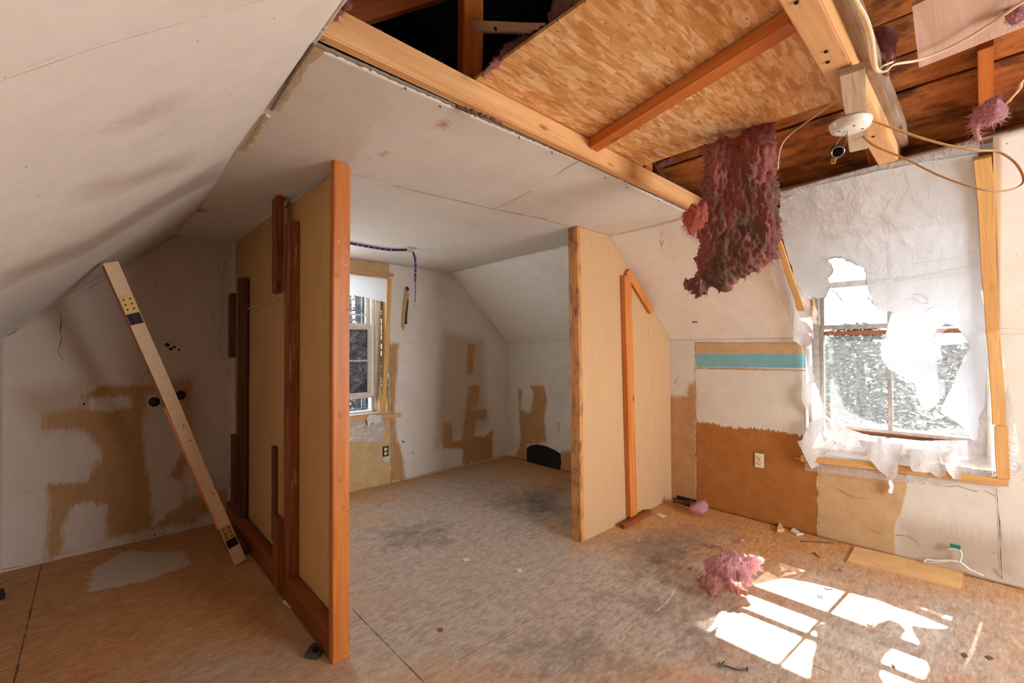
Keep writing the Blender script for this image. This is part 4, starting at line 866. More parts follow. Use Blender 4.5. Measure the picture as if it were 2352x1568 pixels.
# on the floor
def floorwool(q, poly, label, th, mat=M_PINK, **kw):
    c = PZ(*q, 0); n = -ray(*q); n.z = 0; n.normalize(); n = (n+Vector((0, 0, .75))).normalized()
    pj = lambda x, y: PP(x, y, c+n*.0, n)
    o = puff('insulation_scrap', poly, pj, n, th, mat, None, **{**dict(step=4.5, amp=.012, fibers=900, flen=.02, jag=4, round_=.06, rs=int(q[0]) % 97), **kw})
    lo = min((o.matrix_basis@v.co).z for v in o.data.vertices); o.location.z -= lo-.001
    return tag(o, label, 'insulation')
fc = floorwool((1680, 1372), [(1622, 1300), (1640, 1285), (1662, 1280), (1680, 1272), (1710, 1275), (1735, 1285), (1750, 1288), (1742, 1305), (1730, 1330), (1728, 1350), (1715, 1362), (1700, 1364), (1680, 1352), (1655, 1345), (1625, 1330)], 'thick pink lump of insulation on the floor near the sunlit patch', .15, M_PINK, round_=.09, amp=.016, fibers=2000)
floorwool((1650, 1384), [(1600, 1345), (1625, 1335), (1660, 1345), (1700, 1352), (1712, 1372), (1720, 1380), (1690, 1382), (1665, 1366), (1645, 1372), (1646, 1386), (1632, 1386), (1622, 1372), (1606, 1364)], 'stringy pink shreds spilling from the thick insulation lump', .05, M_PINKA, round_=.03, amp=.009)
floorwool((1605, 1188), [(1580, 1175), (1600, 1160), (1618, 1158), (1630, 1172), (1628, 1186), (1605, 1188), (1585, 1184)], 'pink scrap at the wall foot beside the cream partition', .06, M_PINK, amp=.009, fibers=400)
floorwool((1560, 1168), [(1544, 1148), (1570, 1152), (1600, 1160), (1598, 1172), (1575, 1168), (1546, 1160)], 'matted brown fluff filling the hole at the wall foot', .04, m_fluff('matted_brown_fluff', srgb(150, 118, 88), srgb(110, 80, 56), srgb(180, 150, 120), gamt=.5), amp=.007, fibers=200)
for q, s_, lab in (((1640, 1257), 9, 'tiny pink wisp beyond the thick insulation lump, near the dark stain'), ((1702, 1245), 7, 'tiny dark pink fluff ball farthest up the floor toward the rust brown wall'), ((1934, 1312), 8, 'tiny pink fluff ball between the sun patch and the speckled board'), ((1584, 1309), 7, 'tiny pink fluff ball left of the thick insulation lump')):
    floorwool((q[0], q[1]+4), [(q[0]-s_, q[1]+2), (q[0]-s_*.3, q[1]-4), (q[0]+s_, q[1]-2), (q[0]+s_*.7, q[1]+5), (q[0]-s_*.5, q[1]+5)], lab, .02, M_PINK, step=3, amp=.003, fibers=60, flen=.008, jag=1, round_=.01)
# ---- strips round the dormer plastic
def strip(name, pts, w, label, lift=.024, mat=W_STRIP):
    P = [skin(*q) for q in pts]; root = None
    a, b = P[0], P[-1]; onslope = (a.z+b.z)/2 > zk; n = SLN if onslope else KN
    a = a+n*lift; b = b+n*lift
    return tag(board(name, a, b, w, .02, (b-a).cross(n), mat, bev=.0025, warp=.004), label, 'wooden strip')
strip('wooden_strip', [(2256, 352), (2280, 748)], .052, 'long wooden strip holding the plastic on the slope at right')
strip('wooden_strip', [(2281, 754), (2296, 974)], .052, 'upright wooden strip beside the torn plastic, middle of the right side')
strip('wooden_strip', [(2297, 976), (2304, 1096)], .052, 'short upright wooden strip at the lower right corner of the plastic', .030)
strip('wooden_strip', [(1778, 518), (1842, 705)], .036, 'slanting wooden strip on the slope left of the torn plastic')
strip('wooden_strip', [(1842, 1050), (2090, 1084), (2316, 1106)], .044, 'long wooden strip under the window with a splintered left end')
a = kn(1848, 1052)+KN*.024
for k in range(5): 
    e = kn(1822+3*k, 1048+k*1.6)+KN*.026; tube('splinter', [a+Vector((0, .0, -.008+k*.004)), e], lambda t: .003*(1-t)+.0006, W_STRIP, bpy.data.objects['wooden_strip.004'], n=3, seg=5)
tag(board('wooden_strip', kn(1864, 688)+KN*.02, kn(1872, 742)+KN*.02, .03, .025, (0, 1, 0), W_ORANGE), 'broken wooden strip end at the upper left of the window', 'wooden strip')
tag(board('wooden_strip', kn(1862, 925)+KN*.012, kn(1866, 1000)+KN*.012, .024, .014, (0, 1, 0), W_STRIP), 'thin wooden strip glimpsed behind the plastic shreds left of the window', 'wooden strip')
# ---- plastic
FN = (SLN+KN).normalized()
def bul(x, y):                                # sheet sags into the room between the strips
    u = min(max((x-1790)/470, 0), 1); v = min(max((y-360)/500, 0), 1); return .035*math.sin(math.pi*u)*math.sin(math.pi*v)+.006
sheet = film('plastic_sheet', [(1793, 462), (1850, 432), (2000, 396), (2120, 372), (2246, 352), (2256, 470), (2262, 600), (2268, 750), (2266, 850), (2262, 925), (2250, 960), (2246, 1005), (2234, 1014), (2218, 985), (2190, 962), (2160, 946), (2165, 930), (2185, 890), (2200, 850), (2218, 812), (2227, 795), (2216, 770), (2196, 746), (2172, 738), (2152, 752), (2146, 785), (2154, 850), (2158, 918), (2140, 936), (2120, 937), (2107, 905), (2100, 880),
    (2070, 862), (2042, 846), (2026, 822), (2022, 798), (2034, 772), (2040, 745), (2050, 712), (2030, 706), (2008, 692), (2003, 672), (1994, 640), (1992, 618), (1984, 606), (1962, 600), (1948, 594), (1940, 588), (1925, 586), (1904, 592), (1912, 604), (1916, 618), (1906, 632), (1910, 650), (1902, 668), (1896, 680), (1880, 682), (1862, 672), (1838, 664), (1815, 600), (1797, 540), (1786, 500)], skin, M_FILM, step=9, jag=2, nrm=FN, bulge=bul, wrinkle=.006, rs=1)
tag(sheet, 'large milky plastic sheet nailed over the dormer, torn open above the window', 'plastic sheet')
tc = [(2262, 925), (2250, 960), (2246, 1005), (2234, 1014), (2218, 985), (2190, 962), (2160, 946), (2165, 930), (2185, 890), (2200, 850), (2218, 812), (2227, 795), (2216, 770), (2196, 746), (2172, 738), (2152, 752), (2146, 785), (2154, 850), (2158, 918), (2140, 936), (2120, 937), (2107, 905), (2100, 880),
    (2070, 862), (2042, 846), (2026, 822), (2022, 798), (2034, 772), (2040, 745), (2050, 712), (2030, 706), (2008, 692), (2003, 672), (1994, 640), (1992, 618), (1984, 606), (1962, 600), (1948, 594), (1940, 588), (1925, 586), (1904, 592), (1912, 604), (1916, 618), (1906, 632), (1910, 650), (1902, 668), (1896, 680), (1880, 682), (1862, 672), (1838, 664)]
M_CURL = m_film('crumpled_plastic_edge', .05, (.62, .61, .58, 1), transl=.2, wrinkle=.8)
def skinb(x, y): return skin(x, y)+FN*(bul(x, y)+.004)
def curl(pts, w, rs=0):
    P = smooth_path([skinb(*q) for q in pts], 5); P = [p+Vector((noise.noise((i*.5, rs, 0)), noise.noise((i*.5, rs, 3)), noise.noise((i*.5, rs, 7))))*w*.9 for i, p in enumerate(P)]
    c = P[0].copy(); bm = tube_bm([p-c for p in P], lambda t: w*(.35+.9*abs(noise.noise((t*30, rs, 0)))), lambda t: w*.3, 7); bmesh.ops.recalc_face_normals(bm, faces=bm.faces)
    return link('curled_edge', from_bm('curled_edge', bm), M_CURL, sheet, Matrix.Translation(c), True)
curl(tc[8:22], .003, 1); curl(tc[22:30], .003, 2); curl([(2055, 712), (2040, 712), (2020, 702), (2008, 690), (1998, 676)], .008, 3); curl(tc[32:40], .006, 4); curl(tc[37:44], .009, 5); curl(tc[44:52], .006, 6)
curl([(1906, 660), (1918, 664), (1930, 674), (1936, 686)], .010, 7); curl([(1940, 588), (1965, 594), (1990, 612), (2004, 620)], .010, 8)
curl([(2100, 672), (2112, 668), (2128, 676), (2134, 684)], .005, 9); curl([(2098, 676), (2112, 686), (2126, 692), (2134, 688)], .004, 10); curl([(2122, 720), (2130, 708), (2145, 700)], .003, 11); curl([(2124, 716), (2122, 728), (2128, 742)], .004, 12)
for q in (((2095, 600), (2170, 592), (2246, 575)), ((2000, 640), (2080, 630), (2170, 618), (2250, 606)), ((1850, 622), (1880, 626), (1905, 636)), ((2060, 640), (2150, 622), (2255, 600))):
    curl(q, .0016, 20+q[0][0] % 7)
def flap(name, poly, label, mat=M_FLAP, lift=.02, curl=.0, parent=None, step=6, rs=0, wr=.009, amp=None):
    ys = [p[1] for p in poly]; xs = [p[0] for p in poly]; y0, y1, x0, x1 = min(ys), max(ys), min(xs), max(xs)
    o = film(name, poly, skin, mat, parent, step=step, jag=1.6, nrm=FN if y1 < 800 else KN, bulge=lambda x, y: lift+curl*((y-y0)/(y1-y0))**2+.010*math.sin((x-x0)/(x1-x0)*5+(y-y0)*.02+rs), wrinkle=wr, rs=rs)
    if label: tag(o, label, 'plastic sheet')
    return o
flap('plastic_flap', [(1836, 662), (1862, 670), (1864, 700), (1872, 742), (1868, 795), (1850, 800), (1826, 780), (1829, 735)], 'pale plastic flap hanging left of the window top', lift=.045)
flap('plastic_flap', [(1853, 798), (1867, 800), (1871, 850), (1876, 880), (1890, 920), (1904, 958), (1920, 990), (1898, 1012), (1888, 990), (1868, 1022), (1864, 960), (1845, 912), (1846, 895), (1862, 872), (1857, 832)], 'narrow twisted plastic shred running down the left side of the window', lift=.04)
flap('plastic_flap', [(1848, 1008), (1862, 968), (1898, 955), (1896, 990), (1925, 1014), (1908, 1034), (1884, 1052), (1884, 1068), (1868, 1075), (1856, 1052), (1837, 1009)], 'crumpled triangular plastic rag at the lower left window corner', lift=.05)
flap('plastic_flap', [(1898, 952), (1942, 978), (1985, 994), (2075, 1012), (2236, 1008), (2240, 1044), (2160, 1050), (2080, 1052), (1990, 1046), (1925, 1034)], 'folded plastic edge stretched along the window sill', M_FOLD, lift=.03)
flap('plastic_flap', [(1975, 1008), (2077, 1018), (2066, 1058), (2062, 1094), (2046, 1098), (2020, 1076), (2003, 1052)], 'left of three milky flaps hanging over the lower wooden strip', lift=.045)
flap('plastic_flap', [(2085, 1030), (2110, 1022), (2154, 1025), (2162, 1062), (2176, 1086), (2156, 1094), (2138, 1082), (2100, 1078), (2087, 1056)], 'middle of three milky flaps hanging over the lower wooden strip', lift=.05)
flap('plastic_flap', [(2165, 1046), (2180, 1034), (2198, 1034), (2208, 1058), (2209, 1097), (2190, 1096), (2178, 1078)], 'right of three milky flaps hanging over the lower wooden strip', lift=.045)
flap('plastic_flap', [(2042, 1100), (2047, 1098), (2055, 1114), (2050, 1132), (2040, 1128), (2046, 1114)], 'tiny plastic tail dangling below the lower wooden strip', lift=.03, step=3)
flap('clear_plastic', [(1862, 1000), (1900, 985), (1960, 1012), (2075, 1022), (2236, 1018), (2262, 930), (2268, 800), (2276, 780), (2290, 1060), (2296, 1092), (2200, 1082), (2060, 1070), (1950, 1058), (1856, 1046)], 'clear plastic band covering the opening below and right of the window', M_CLEAR, lift=.008, wr=.006)
flap('clear_plastic', [(1847, 1058), (1900, 1064), (2100, 1092), (2318, 1112), (2400, 1108), (2400, 1132), (2200, 1118), (2050, 1104), (1900, 1084), (1850, 1080)], 'clear plastic margin showing under the lower wooden strip', M_CLEAR, lift=.006, wr=.004)
flap('clear_plastic', [(2274, 755), (2296, 770), (2310, 850), (2330, 960), (2345, 1060), (2352, 1104), (2318, 1108), (2300, 960)], 'loose plastic margin right of the upright strips', M_CLEAR, lift=.008, wr=.004)
flap('clear_plastic', [(1760, 590), (1782, 596), (1800, 620), (1832, 700), (1830, 745), (1815, 735), (1795, 690), (1775, 640)], 'clear plastic margin left of the slanting strip', M_CLEAR, lift=.008, wr=.005)
flap('plastic_edge', [(1790, 440), (1900, 410), (2040, 372), (2250, 325), (2250, 348), (2100, 378), (1950, 408), (1850, 436), (1794, 468)], 'plastic margin bunched under the weathered head strip', M_CLEAR, lift=.01, wr=.006)
# torn paper left on the broken strip
flap('torn_paper', [(1873, 692), (1880, 706), (1884, 728), (1878, 740), (1870, 730), (1866, 712)], 'torn cream scrap stuck to the broken strip left of the window', M_GYP, lift=.045, step=3)
# ---- strips round the gable window
def gstrip(q0, q1, w, label, lift=.014, mat=W_STRIP, sk=(0, 0)):
    a = gb(*q0)+GN*lift; b = gb(*q1)+GN*lift
    return tag(board('wooden_strip', a, b, w, .02, (b-a).cross(GN), mat, warp=.003, bev=.002, skew=sk), label, 'wooden strip')
gstrip((700, 612), (902, 632), .036, 'wooden strip across the top of the far gable window', mat=W_BARE)
gstrip((893, 640), (880, 920), .042, 'slanting wooden strip down the right side of the far gable window')
gstrip((873, 908), (874, 948), .040, 'short upright wooden strip above the far window ledge strip', .012)
gstrip((700, 972), (918, 951), .036, 'wooden strip across the bottom of the far gable window', .03)
M_FILMG = M_FILM
def gfilm(poly, label, mat, lift=.01):
    o = film('plastic_flap', poly, gb, mat, None, step=6, jag=1.2, nrm=GN, bulge=lambda x, y: lift, wrinkle=.004, rs=3); return tag(o, label, 'plastic sheet')
gfilm([(760, 625), (888, 641), (886, 694), (862, 690), (840, 684), (812, 678), (760, 680)], 'plastic remnant across the top of the far gable window', m_film('hazy_plastic_film', .06, (.8, .82, .85, 1), transl=.3))
gfilm([(842, 952), (872, 952), (870, 966), (858, 972), (848, 968), (842, 978), (838, 962)], 'crumpled plastic scrap on the far window ledge strip', M_FLAP, .045)
gfilm([(790, 955), (880, 962), (884, 985), (878, 1018), (840, 1012), (790, 1014)], 'clear plastic tail under the far gable window', M_CLEAR, .006)
# ---- outlets
def outlet(c, nrm, up, label, covered=True, s_=1.0):
    nrm = Vector(nrm); up = Vector(up); rt = up.cross(nrm).normalized()
    root = empty('wall_outlet', c, label, 'outlet')
    def bx(name, u, v, w, h, d0, d1, mat, bev=.002):
        M = Matrix((rt, up, nrm)).transposed().to_4x4(); M.translation = c+rt*u+up*v+nrm*(d0+d1)/2
        bm = boxbm(-w/2, w/2, -h/2, h/2, -(d1-d0)/2, (d1-d0)/2, bev); bmesh.ops.recalc_face_normals(bm, faces=bm.faces)
        return link(name, from_bm(name, bm), mat, root, M)
    if covered: bx('cover_plate', 0, 0, .071*s_, .116*s_, 0, .006, M_CREAMP, .003)
    else:
        bx('outlet_box', 0, 0, .058, .098, .0, .004, M_SLOT); 
        for u in (-.027, .027): bx('box_side', u, 0, .005, .098, .0, .010, M_BLUE)
    for v in (-.02, .02):
        r = bx('receptacle', 0, v*s_, .033*s_, .028*s_, .004, .0095, M_CREAMP, .004)
        for u in (-.007, .007):
            o = bx('slot', u, v*s_+.003, .0028, .009, .009, .0102, M_SLOT, 0); o.parent = r; o.matrix_parent_inverse = wmat(r).inverted()
        o = bx('slot', 0, v*s_-.008, .005, .005, .009, .0102, M_SLOT, 0); o.parent = r; o.matrix_parent_inverse = wmat(r).inverted()
    if covered: bx('screw', 0, 0, .006, .006, .006, .0075, M_STEEL, .002)
    else: bx('mounting_strap', 0, 0, .012, .09, .004, .0065, M_STEEL, .001)
    return root
outlet(kn(1745, 1057), KN, (0, 0, 1), 'cream outlet with cover plate on the rust brown wall near the big window')
outlet(kn(1279, 982), KN, (0, 0, 1), 'cream outlet on the far wall above the black mat')
ob = outlet(gb(885, 1036), GN, (0, 0, 1), 'uncovered outlet in its blue box under the far gable window', False)
o = film('paper_scrap', [(877, 1052), (886, 1048), (896, 1046), (894, 1054), (888, 1060), (880, 1060)], gb, M_GYP, None, step=3, jag=.8, nrm=GN, bulge=lambda x, y: .012, wrinkle=.008); tag(o, 'torn white paper curl just below the uncovered outlet', 'paper scrap')
# ---- black mat stood against the far knee wall
mp = [(1212, 1061), (1212, 1028), (1220, 1022), (1235, 1020), (1255, 1024), (1275, 1033), (1288, 1042), (1289, 1060), (1286, 1084)]
tag(pq('black_mat', [kn(*q)+KN*.016 for q in mp], M_FOAM, .012, (1, 0, 0), None), 'black speckled mat with a curved top against the foot of the far wall', 'mat')
# ---- hook rail, leaning board
def leanpt(q, D=0): return PY(q[0], q[1], 3.15+D)
ztop = PY(252, 598, 3.15); zbot = PZ(552, 1290, 0.012)
lb = empty('leaning_door_stop', zbot, 'long cream painted board with old hinges leaning from the floor to the left slope', 'board')
n_l = Vector((0, -1, 0)); ax_ = (ztop-zbot).normalized(); wd_ = ax_.cross(n_l).normalized()
if wd_.x < 0: wd_ = -wd_
ztop = ztop-ax_*.01
board('painted_face', zbot, ztop, .064, .012, wd_, M_LEAN, lb, bev=.0015, warp=.003)
board('wood_core', zbot+Vector((0, .022, 0))-wd_*.010+ax_*.09, ztop+Vector((0, .022, 0))-wd_*.010-ax_*.01, .058, .032, wd_, W_RED, lb, warp=.003)
board('side_edge', zbot+Vector((0, .010, 0))-wd_*.036+ax_*.25, zbot+Vector((0, .010, 0))-wd_*.038+ax_*1.05, .012, .022, wd_, W_ORANGE, lb, warp=.002)
L_ = (ztop-zbot).length
def onlean(py, D=.0): 
    t = (zbot.z+0*0); s0 = (1290-py)/(1290-598); return zbot+ax_*(L_*s0)+n_l*(.0075+D)
for py, hgt, mat in ((683, .09, M_BRASS), (713, .06, M_IRON), (1212, .09, M_BRASS), (1238, .055, M_IRON)):
    c0 = onlean(py); hg = board('hinge_leaf', c0-ax_*hgt/2, c0+ax_*hgt/2, .058, .003, wd_, mat, lb, bev=.001, warp=0)
    for k in (-.3, 0, .3):
        for u in (-.014, .014): 
            lathe('screw', [(.0045, 0), (.004, .0015), (0, .002)], c0+ax_*hgt*k+wd_*u+n_l*.0015, n_l, M_IRON, hg, 10)
for py in (1115, 950, 985): lathe('nail_head', [(.004, 0), (0, .0015)], onlean(py)-n_l*.001+wd_*.01, n_l, M_IRON, lb, 8)
hk = empty('double_hook', gb(380, 915), 'dark double knob hook on the gable wall behind the leaning board', 'hook')
kp = [gb(353, 921)+GN*.05, gb(412, 906)+GN*.05]
for p in kp:
    d_ = (GN+(p-gb(380, 915)-GN*.05).normalized()*.2).normalized()
    lathe('knob', [(0, .0), (.016, .003), (.028, .012), (.033, .024), (.031, .034), (.022, .043), (.012, .046), (0, .044)], p-d_*.02, d_, M_IRON, hk, 12)
tube('hook_arm', [kp[0]+GN*-.01, gb(368, 917)+GN*.035, gb(382, 914)+GN*.02, gb(396, 911)+GN*.035, kp[1]+GN*-.01], .007, M_IRON, hk)
box('back_plate', gb(383, 915).x-.018, gb(383, 915).x+.018, Yg-.016, Yg-.002, gb(383, 915).z-.07, gb(383, 915).z+.07, M_IRON, hk, .004)
tag(tube('bent_nail', [gb(350, 853)+GN*.002, gb(347, 850)+GN*.03, gb(336, 856)+GN*.035], .0028, M_IRON, n=3), 'bent nail sticking out of the gable wall left of the leaning board', 'nail')
tag(board('wood_offcut', gb(468, 1085)+GN*.06+Vector((0, 0, 0)), gb(492, 1118)+GN*.06, .014, .03, (1, 0, 1), W_DARK), 'dark sliver of wood jutting out behind the leaning board', 'wood offcut')
# ---- leash from the ceiling, strip on the wall
lp = clm(945, 573); Ydir = Vector((-1, -.0, 0))
pz = lp.z-.012
path = [PZ(x, y, pz) for x, y in ((700, 545), (770, 552), (812, 560), (850, 567), (890, 573), (925, 574), (942, 573))]
ls = empty('hanging_leash', lp, 'purple patterned leash strung along the ceiling and hanging by the far window', 'leash')
tube('strap', path+[lp+Vector((.012, -.0, -.02)), PY(954, 600, lp.y), PY(954, 645, lp.y)], .010, M_PURP, ls, rb=.003, up=(0, 1, 0))
tube('cord', [PY(954, 645, lp.y), PY(954, 668, lp.y), PY(953, 694, lp.y)], .0035, M_PURP, ls)
c_ = PY(953, 706, lp.y); ring = [c_+Vector((.012*math.cos(t), 0, .016*math.sin(t))) for t in np.linspace(0, 2*math.pi, 20)[:-1]]
bm = tube_bm([p-c_ for p in ring], .003, None, 6, (0, 1, 0), closed=True); link('clip_ring', from_bm('clip_ring', bm), M_STEEL, ls, Matrix.Translation(c_), True)
tube('clip', [PY(953, 693, lp.y), PY(953, 700, lp.y)], .004, M_STEEL, ls, n=2)
for i in range(14):
    t = i/14; q = PZ(812+t*120, 560+math.sin(t*1.6)*13, pz) if i < 11 else None
for i, (x, y) in enumerate(((820, 561.5), (832, 564), (845, 566), (858, 568), (871, 570), (884, 572), (897, 573), (954, 590), (954, 602), (954, 614), (954, 626), (954, 638))):
    p = PZ(x, y, pz-.0) if y < 580 else PY(x, y, lp.y); o = box('stripe', p.x-.003, p.x+.005, p.y-.011, p.y-.006 if y > 580 else p.y-.0095, p.z-.010, p.z+.002, M_PURPL, ls, 0)
tag(pq('tape_piece', [clm(934, 566)+Vector((0, 0, -.004)), clm(950, 568)+Vector((0, 0, -.004)), PY(948, 580, lp.y), PY(936, 579, lp.y)], M_TAPE, .003, (0, -1, 0), None), 'bit of brown tape holding the purple leash to the ceiling', 'tape')
tag(pq('torn_paper_strip', [gb(*q)+GN*.004 for q in ((930, 662), (939, 674), (936, 700), (930, 742), (926, 760), (921, 748), (924, 700))], flat('tan_paper', srgb(196, 160, 108), .8), .002, (0, -1, 0), None), 'narrow tan strip of torn paper on the wall right of the far window', 'paper scrap')
tag(tube('black_rod', [gb(936, 687)+GN*.012, gb(935, 700)+GN*.014, gb(932, 720)+GN*.014, gb(931, 744)+GN*.014], lambda t: .004+.005*t, M_IRON, n=4), 'short black rod stuck on the tan paper strip right of the far window', 'rod')
tag(pq('purple_sticker', [gb(*q)+GN*.004 for q in ((930, 662), (934, 657), (940, 664), (936, 669))], M_PURP, .002, (0, -1, 0), None), 'small purple sticker at the top of the tan paper strip', 'sticker')
# ---- flag sticker on the slope
fo = slr(1597, 738)+SLN*.006; e1 = Vector((0, -1, 0)); e2 = SLN.cross(e1); e2 = e2 if e2.z > 0 else -e2
fs_ = empty('flag_sticker', fo, 'tiny stars and stripes flag sticker on the slope below the hanging insulation', 'sticker')
def fr(name, u0, u1, v0, v1, mat, d): return pq(name, [fo+e1*u+e2*v+SLN*d for u, v in ((u0, v0), (u1, v0), (u1, v1), (u0, v1))], mat, .0006, SLN, fs_)
fr('backing', -.021, .021, -.012, .012, M_WPLAS, 0); M_FR = flat('flag_red', srgb(176, 60, 60), .6)
for k in range(7): fr('stripe', -.021, .021, .012-.00369*k/1.077-.00171, .012-.00369*k/1.077, M_FR, .0006)
fr('canton', -.021, -.003, -.001, .012, flat('flag_blue', srgb(60, 70, 120), .6), .0012)
# ---- board and hanger at the foot of the near wall
bc = [PZ(*q, .012) for q in ((1964, 1254), (2212, 1311), (2206, 1350), (1945, 1287))]
tag(pq('speckled_board', bc, M_CARD, .012, (0, 0, -1), None), 'tan speckled board lying on the floor at the foot of the window wall', 'board')
HX = Xk-.03
hg = empty('clothes_hanger', PX(2180, 1300, HX), 'white plastic clothes hanger with a green tag leaning on the wall behind the speckled board', 'clothes hanger')
hx = lambda x, y: PX(x, y, HX)
tube('frame', [hx(2122, 1291), hx(2128, 1285), hx(2150, 1287), hx(2180, 1287), hx(2205, 1291), hx(2225, 1306), hx(2245, 1316), hx(2258, 1322)], .0055, M_WPLAS, hg, rb=.004, up=(1, 0, 0))
tube('hook', [hx(2204, 1290), hx(2208, 1278), hx(2207, 1266), hx(2200, 1261), hx(2190, 1259), hx(2178, 1262)], .0045, M_WPLAS, hg, up=(1, 0, 0))
tube('arm_brace', [hx(2125, 1291), hx(2150, 1291), hx(2175, 1289)], .0028, M_WPLAS, hg)
box('size_tag', HX-.004, HX+.004, hx(2206, 1256).y, hx(2182, 1252).y, hx(2190, 1259).z, hx(2190, 1249).z, M_GREEN, hg)
# ---- bits on the floor
def chip(name, pts, z, mat, label, cat, tilt=0):
    P = [PZ(*q, z) for q in pts]
    for i, p in enumerate(P): p.z += tilt*(i % 2)
    return tag(pq(name, P, mat, z, (0, 0, -1), None), label, cat)
chip('paper_scrap', [(648, 1380), (664, 1377), (680, 1402), (668, 1396)], .008, M_GYP, 'pale triangular scrap beside the bottom plate of the long partition', 'scrap', .006)
bk = chip('bracket', [(699, 1502), (712, 1482), (722, 1474), (742, 1490), (728, 1506)], .018, flat('grey_metal', srgb(86, 80, 76), .5, .4), 'crushed grey metal bracket on the floor left of the post end', 'bracket')
ins = pq('slot', [PZ(*q, .0185) for q in ((715, 1492), (725, 1484), (736, 1491), (724, 1499))], M_SLOT, .0005, (0, 0, -1), bk)
chip('wood_offcut', [(0, 1352), (10, 1350), (12, 1366), (0, 1370)], .02, M_SLOT, 'black bit of debris at the left edge by the gable wall', 'scrap')
chip('cardboard_scrap', [(1785, 1216), (1790, 1199), (1801, 1214)], .02, M_CARD, 'small cardboard triangle on the floor against the rust brown wall', 'scrap', .01)
chip('plaster_scrap', [(1815, 1218), (1822, 1213), (1838, 1221), (1846, 1226), (1830, 1226)], .012, M_GYP, 'broken plaster crumbs on the floor right of the cardboard triangle', 'scrap', .006)
chip('paper_scrap', [(1506, 1180), (1516, 1178), (1530, 1184), (1520, 1188)], .004, M_GYP, 'flat pale scrap on the floor near the cream partition foot', 'scrap')
tag(tube('string', [PZ(x, y, .008) for x, y in ((1652, 1522), (1656, 1530), (1664, 1518), (1658, 1526), (1672, 1530), (1690, 1536), (1708, 1538), (1718, 1532), (1716, 1540))], .0035, flat('grey_string', srgb(104, 92, 76), .9), n=6, seg=6), 'grey knotted string on the floor left of the sunlit patch', 'string')
tag(tube('twig', [PZ(x, y, .006) for x, y in ((1840, 1242), (1880, 1244), (1918, 1246))], .003, M_SEAM, n=3, seg=6), 'thin dark twig on the floor along the rust brown wall', 'twig')
tag(tube('twig', [PZ(x, y, .006) for x, y in ((1869, 1268), (1882, 1280))], .003, M_SLOT, n=3, seg=6), 'short black twig left of the speckled board', 'twig')
tag(tube('curl_of_wire', [PZ(x, y, z) for x, y, z in ((1634, 1250, .01), (1645, 1254, .03), (1655, 1258, .015), (1659, 1266, .004))], .002, M_SLOT, n=5, seg=6), 'thin dark curl beside a pink wisp on the floor', 'wire')
cp = PZ(1885, 1370, 0); tag(lathe('metal_washer', [(.006, 0), (.016, 0), (.017, .002), (.016, .004), (.006, .004), (.006, 0)], cp, (0, 0, 1), M_STEEL, None, 20), 'small round washer in the sunlit patch', 'washer')
chip('wood_chip', [(1893, 1349), (1905, 1347), (1913, 1351), (1900, 1353)], .004, W_DARK, 'brown wood chip at the upper edge of the sunlit patch', 'chip')
chip('wood_chip', [(1990, 1428), (1998, 1425), (2010, 1430), (2004, 1436), (1994, 1434)], .006, M_CARD, 'tan crumb in the middle of the sunlit patch', 'chip')
chip('wood_chip', [(2048, 1522), (2054, 1518), (2060, 1524), (2056, 1530)], .010, M_GYP, 'pale crumb in shade right of the lower sun patch', 'chip')
chip('debris_fleck', [(2208, 1500), (2216, 1498), (2224, 1506), (2216, 1510)], .003, M_SEAM, 'dark fleck right of the sun patch, left one of two', 'fleck')
chip('debris_fleck', [(2262, 1506), (2272, 1504), (2284, 1512), (2272, 1514)], .003, M_SEAM, 'dark fleck right of the sun patch, right one of two', 'fleck')
chip('debris_fleck', [(1006, 1443), (1016, 1440), (1018, 1446), (1010, 1449)], .006, W_RED, 'red brown fleck on the grey floor near the long floor seam', 'fleck')
chip('paint_chip', [(1062, 1282), (1074, 1280), (1080, 1285), (1068, 1288)], .003, M_GYP, 'white paint chip on the grey floor in the middle', 'chip')
chip('paint_chip', [(1186, 1306), (1196, 1304), (1200, 1310), (1190, 1312)], .004, M_GYP, 'white paint chip right of the middle of the grey floor', 'chip')
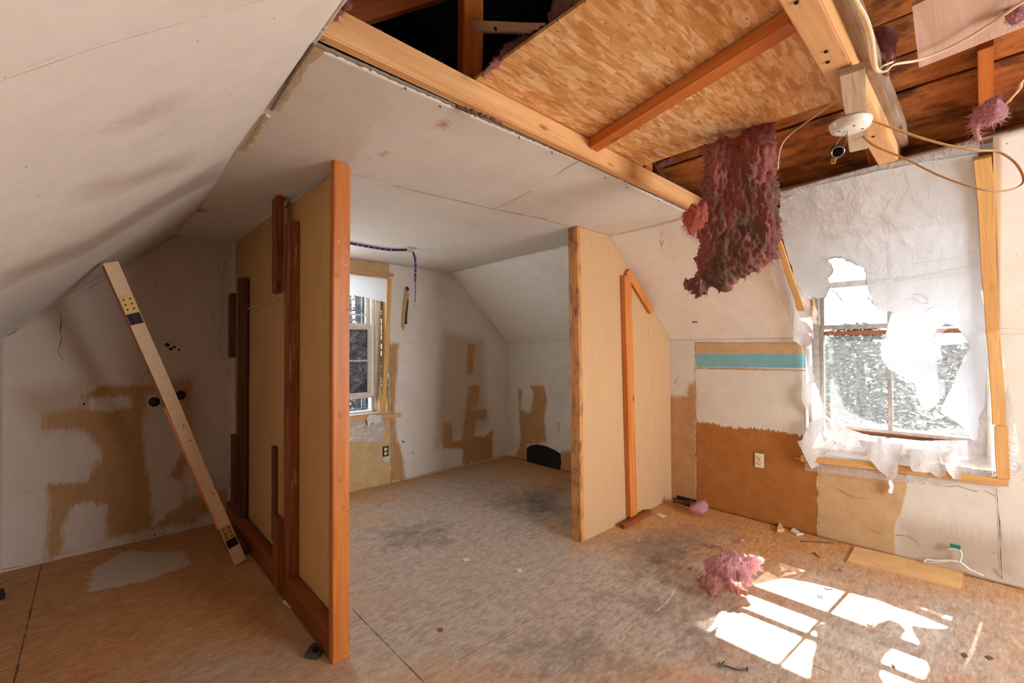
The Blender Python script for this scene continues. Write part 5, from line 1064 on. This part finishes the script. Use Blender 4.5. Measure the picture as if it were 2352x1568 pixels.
# ---- outdoors
tag(link('ground', mesh('ground', [(-60, -60, -2.9), (80, -60, -2.9), (80, 80, -2.9), (-60, 80, -2.9)], [(0, 1, 2, 3)]), M_GROUND), kind='structure')
def make_tree(name, h, r, leaf, label, n=2600, bare=False):
    root = empty(name, (0, 0, 0)); R_ = random.Random(len(name)*7+int(h*10))
    tube('trunk', [(0, 0, 0), (.05, .03, h*.4), (-.04, .02, h*.75), (0, 0, h)], lambda t: .13*(1-t)+.02, M_BARK, root, n=3, seg=8)
    bm = bmesh.new()
    for i in range(46 if bare else 26):
        z = h*R_.uniform(.15, .97); a = R_.uniform(0, 6.28); L = r*(1.15-z/h)*R_.uniform(.6, 1.1)
        tube_bm([Vector((0, 0, z)), Vector((math.cos(a)*L*.5, math.sin(a)*L*.5, z+L*.18)), Vector((math.cos(a)*L, math.sin(a)*L, z+L*(.5 if bare else .1)))], lambda t: .028*(1-t)+.005, None, 5, bm=bm)
    link('branches', from_bm('branches', bm), M_BARK, root)
    bm = bmesh.new()
    for i in range(n):
        z = h*(R_.random()**.9)*.97+.1; a = R_.uniform(0, 6.28); L = r*min(1, (1.08-z/h)*2.6)*math.sqrt(R_.random())
        c = Vector((math.cos(a)*L, math.sin(a)*L, z)); d = Vector((math.cos(a)+R_.uniform(-.5, .5), math.sin(a)+R_.uniform(-.5, .5), R_.uniform(-.5, .3))).normalized()*R_.uniform(.08, .2); s_ = d.cross(Vector((R_.random(), R_.random(), 1))).normalized()*R_.uniform(.02, .06)
        q = [bm.verts.new(x) for x in (c, c+d*.5+s_, c+d, c+d*.5-s_)]; bm.faces.new(q)
    link('foliage', from_bm('foliage', bm), leaf, root)
    return root
T1 = make_tree('evergreen_tree', 4.5, 1.0, M_LEAF, '', 7000); T2 = make_tree('evergreen_tree', 4.35, 1.0, M_LEAF2, '', 7000)
T3 = make_tree('bare_tree', 8.5, 1.3, M_LEAF2, '', 1500, True)
spots = []
rr = random.Random(5)
for i in range(15):
    x = 9.5+(i//5)*2.3; y = ((i % 5)-1.6+(i//5)*.45)*2.25+.6; spots.append((x, y, (0, 1, 0, 1)[i % 4]))
used = set(); vis = lambda x, y: pix((x, y, .5))
for i, (x, y, k) in enumerate(spots):
    src = (T1, T2)[k]; o = src if k not in used else copy_tree(src); used.add(k); o.location = (x, y, -2.9); o.rotation_euler.z = i*1.1; s_ = .95+.1*rr.random(); o.scale = (s_, s_, s_)
    tag(o, 'evergreen tree outside the torn plastic window', 'tree', 'evergreens outside the big window')
first = True
for i, (x, y) in enumerate(((4.1, 9.2), (6.4, 13.2), (3.4, 12.2), (7.2, 17), (4.4, 16), (9.4, 14.5), (6.6, 9.6))):
    o = T3 if first else copy_tree(T3); first = False; o.location = (x, y, -2.9); o.rotation_euler.z = i*1.7; tag(o, 'bare tree outside the far gable window', 'tree', 'bare trees outside the far window')
for i, (x, y) in enumerate(((4.9, 11.6), (6.8, 11.4), (5.2, 14.2), (8.8, 17.2))):
    o = copy_tree(T2); o.location = (x, y, -3.4); o.rotation_euler.z = i; tag(o, 'grey green evergreen outside the far gable window', 'tree', 'evergreens outside the far window')
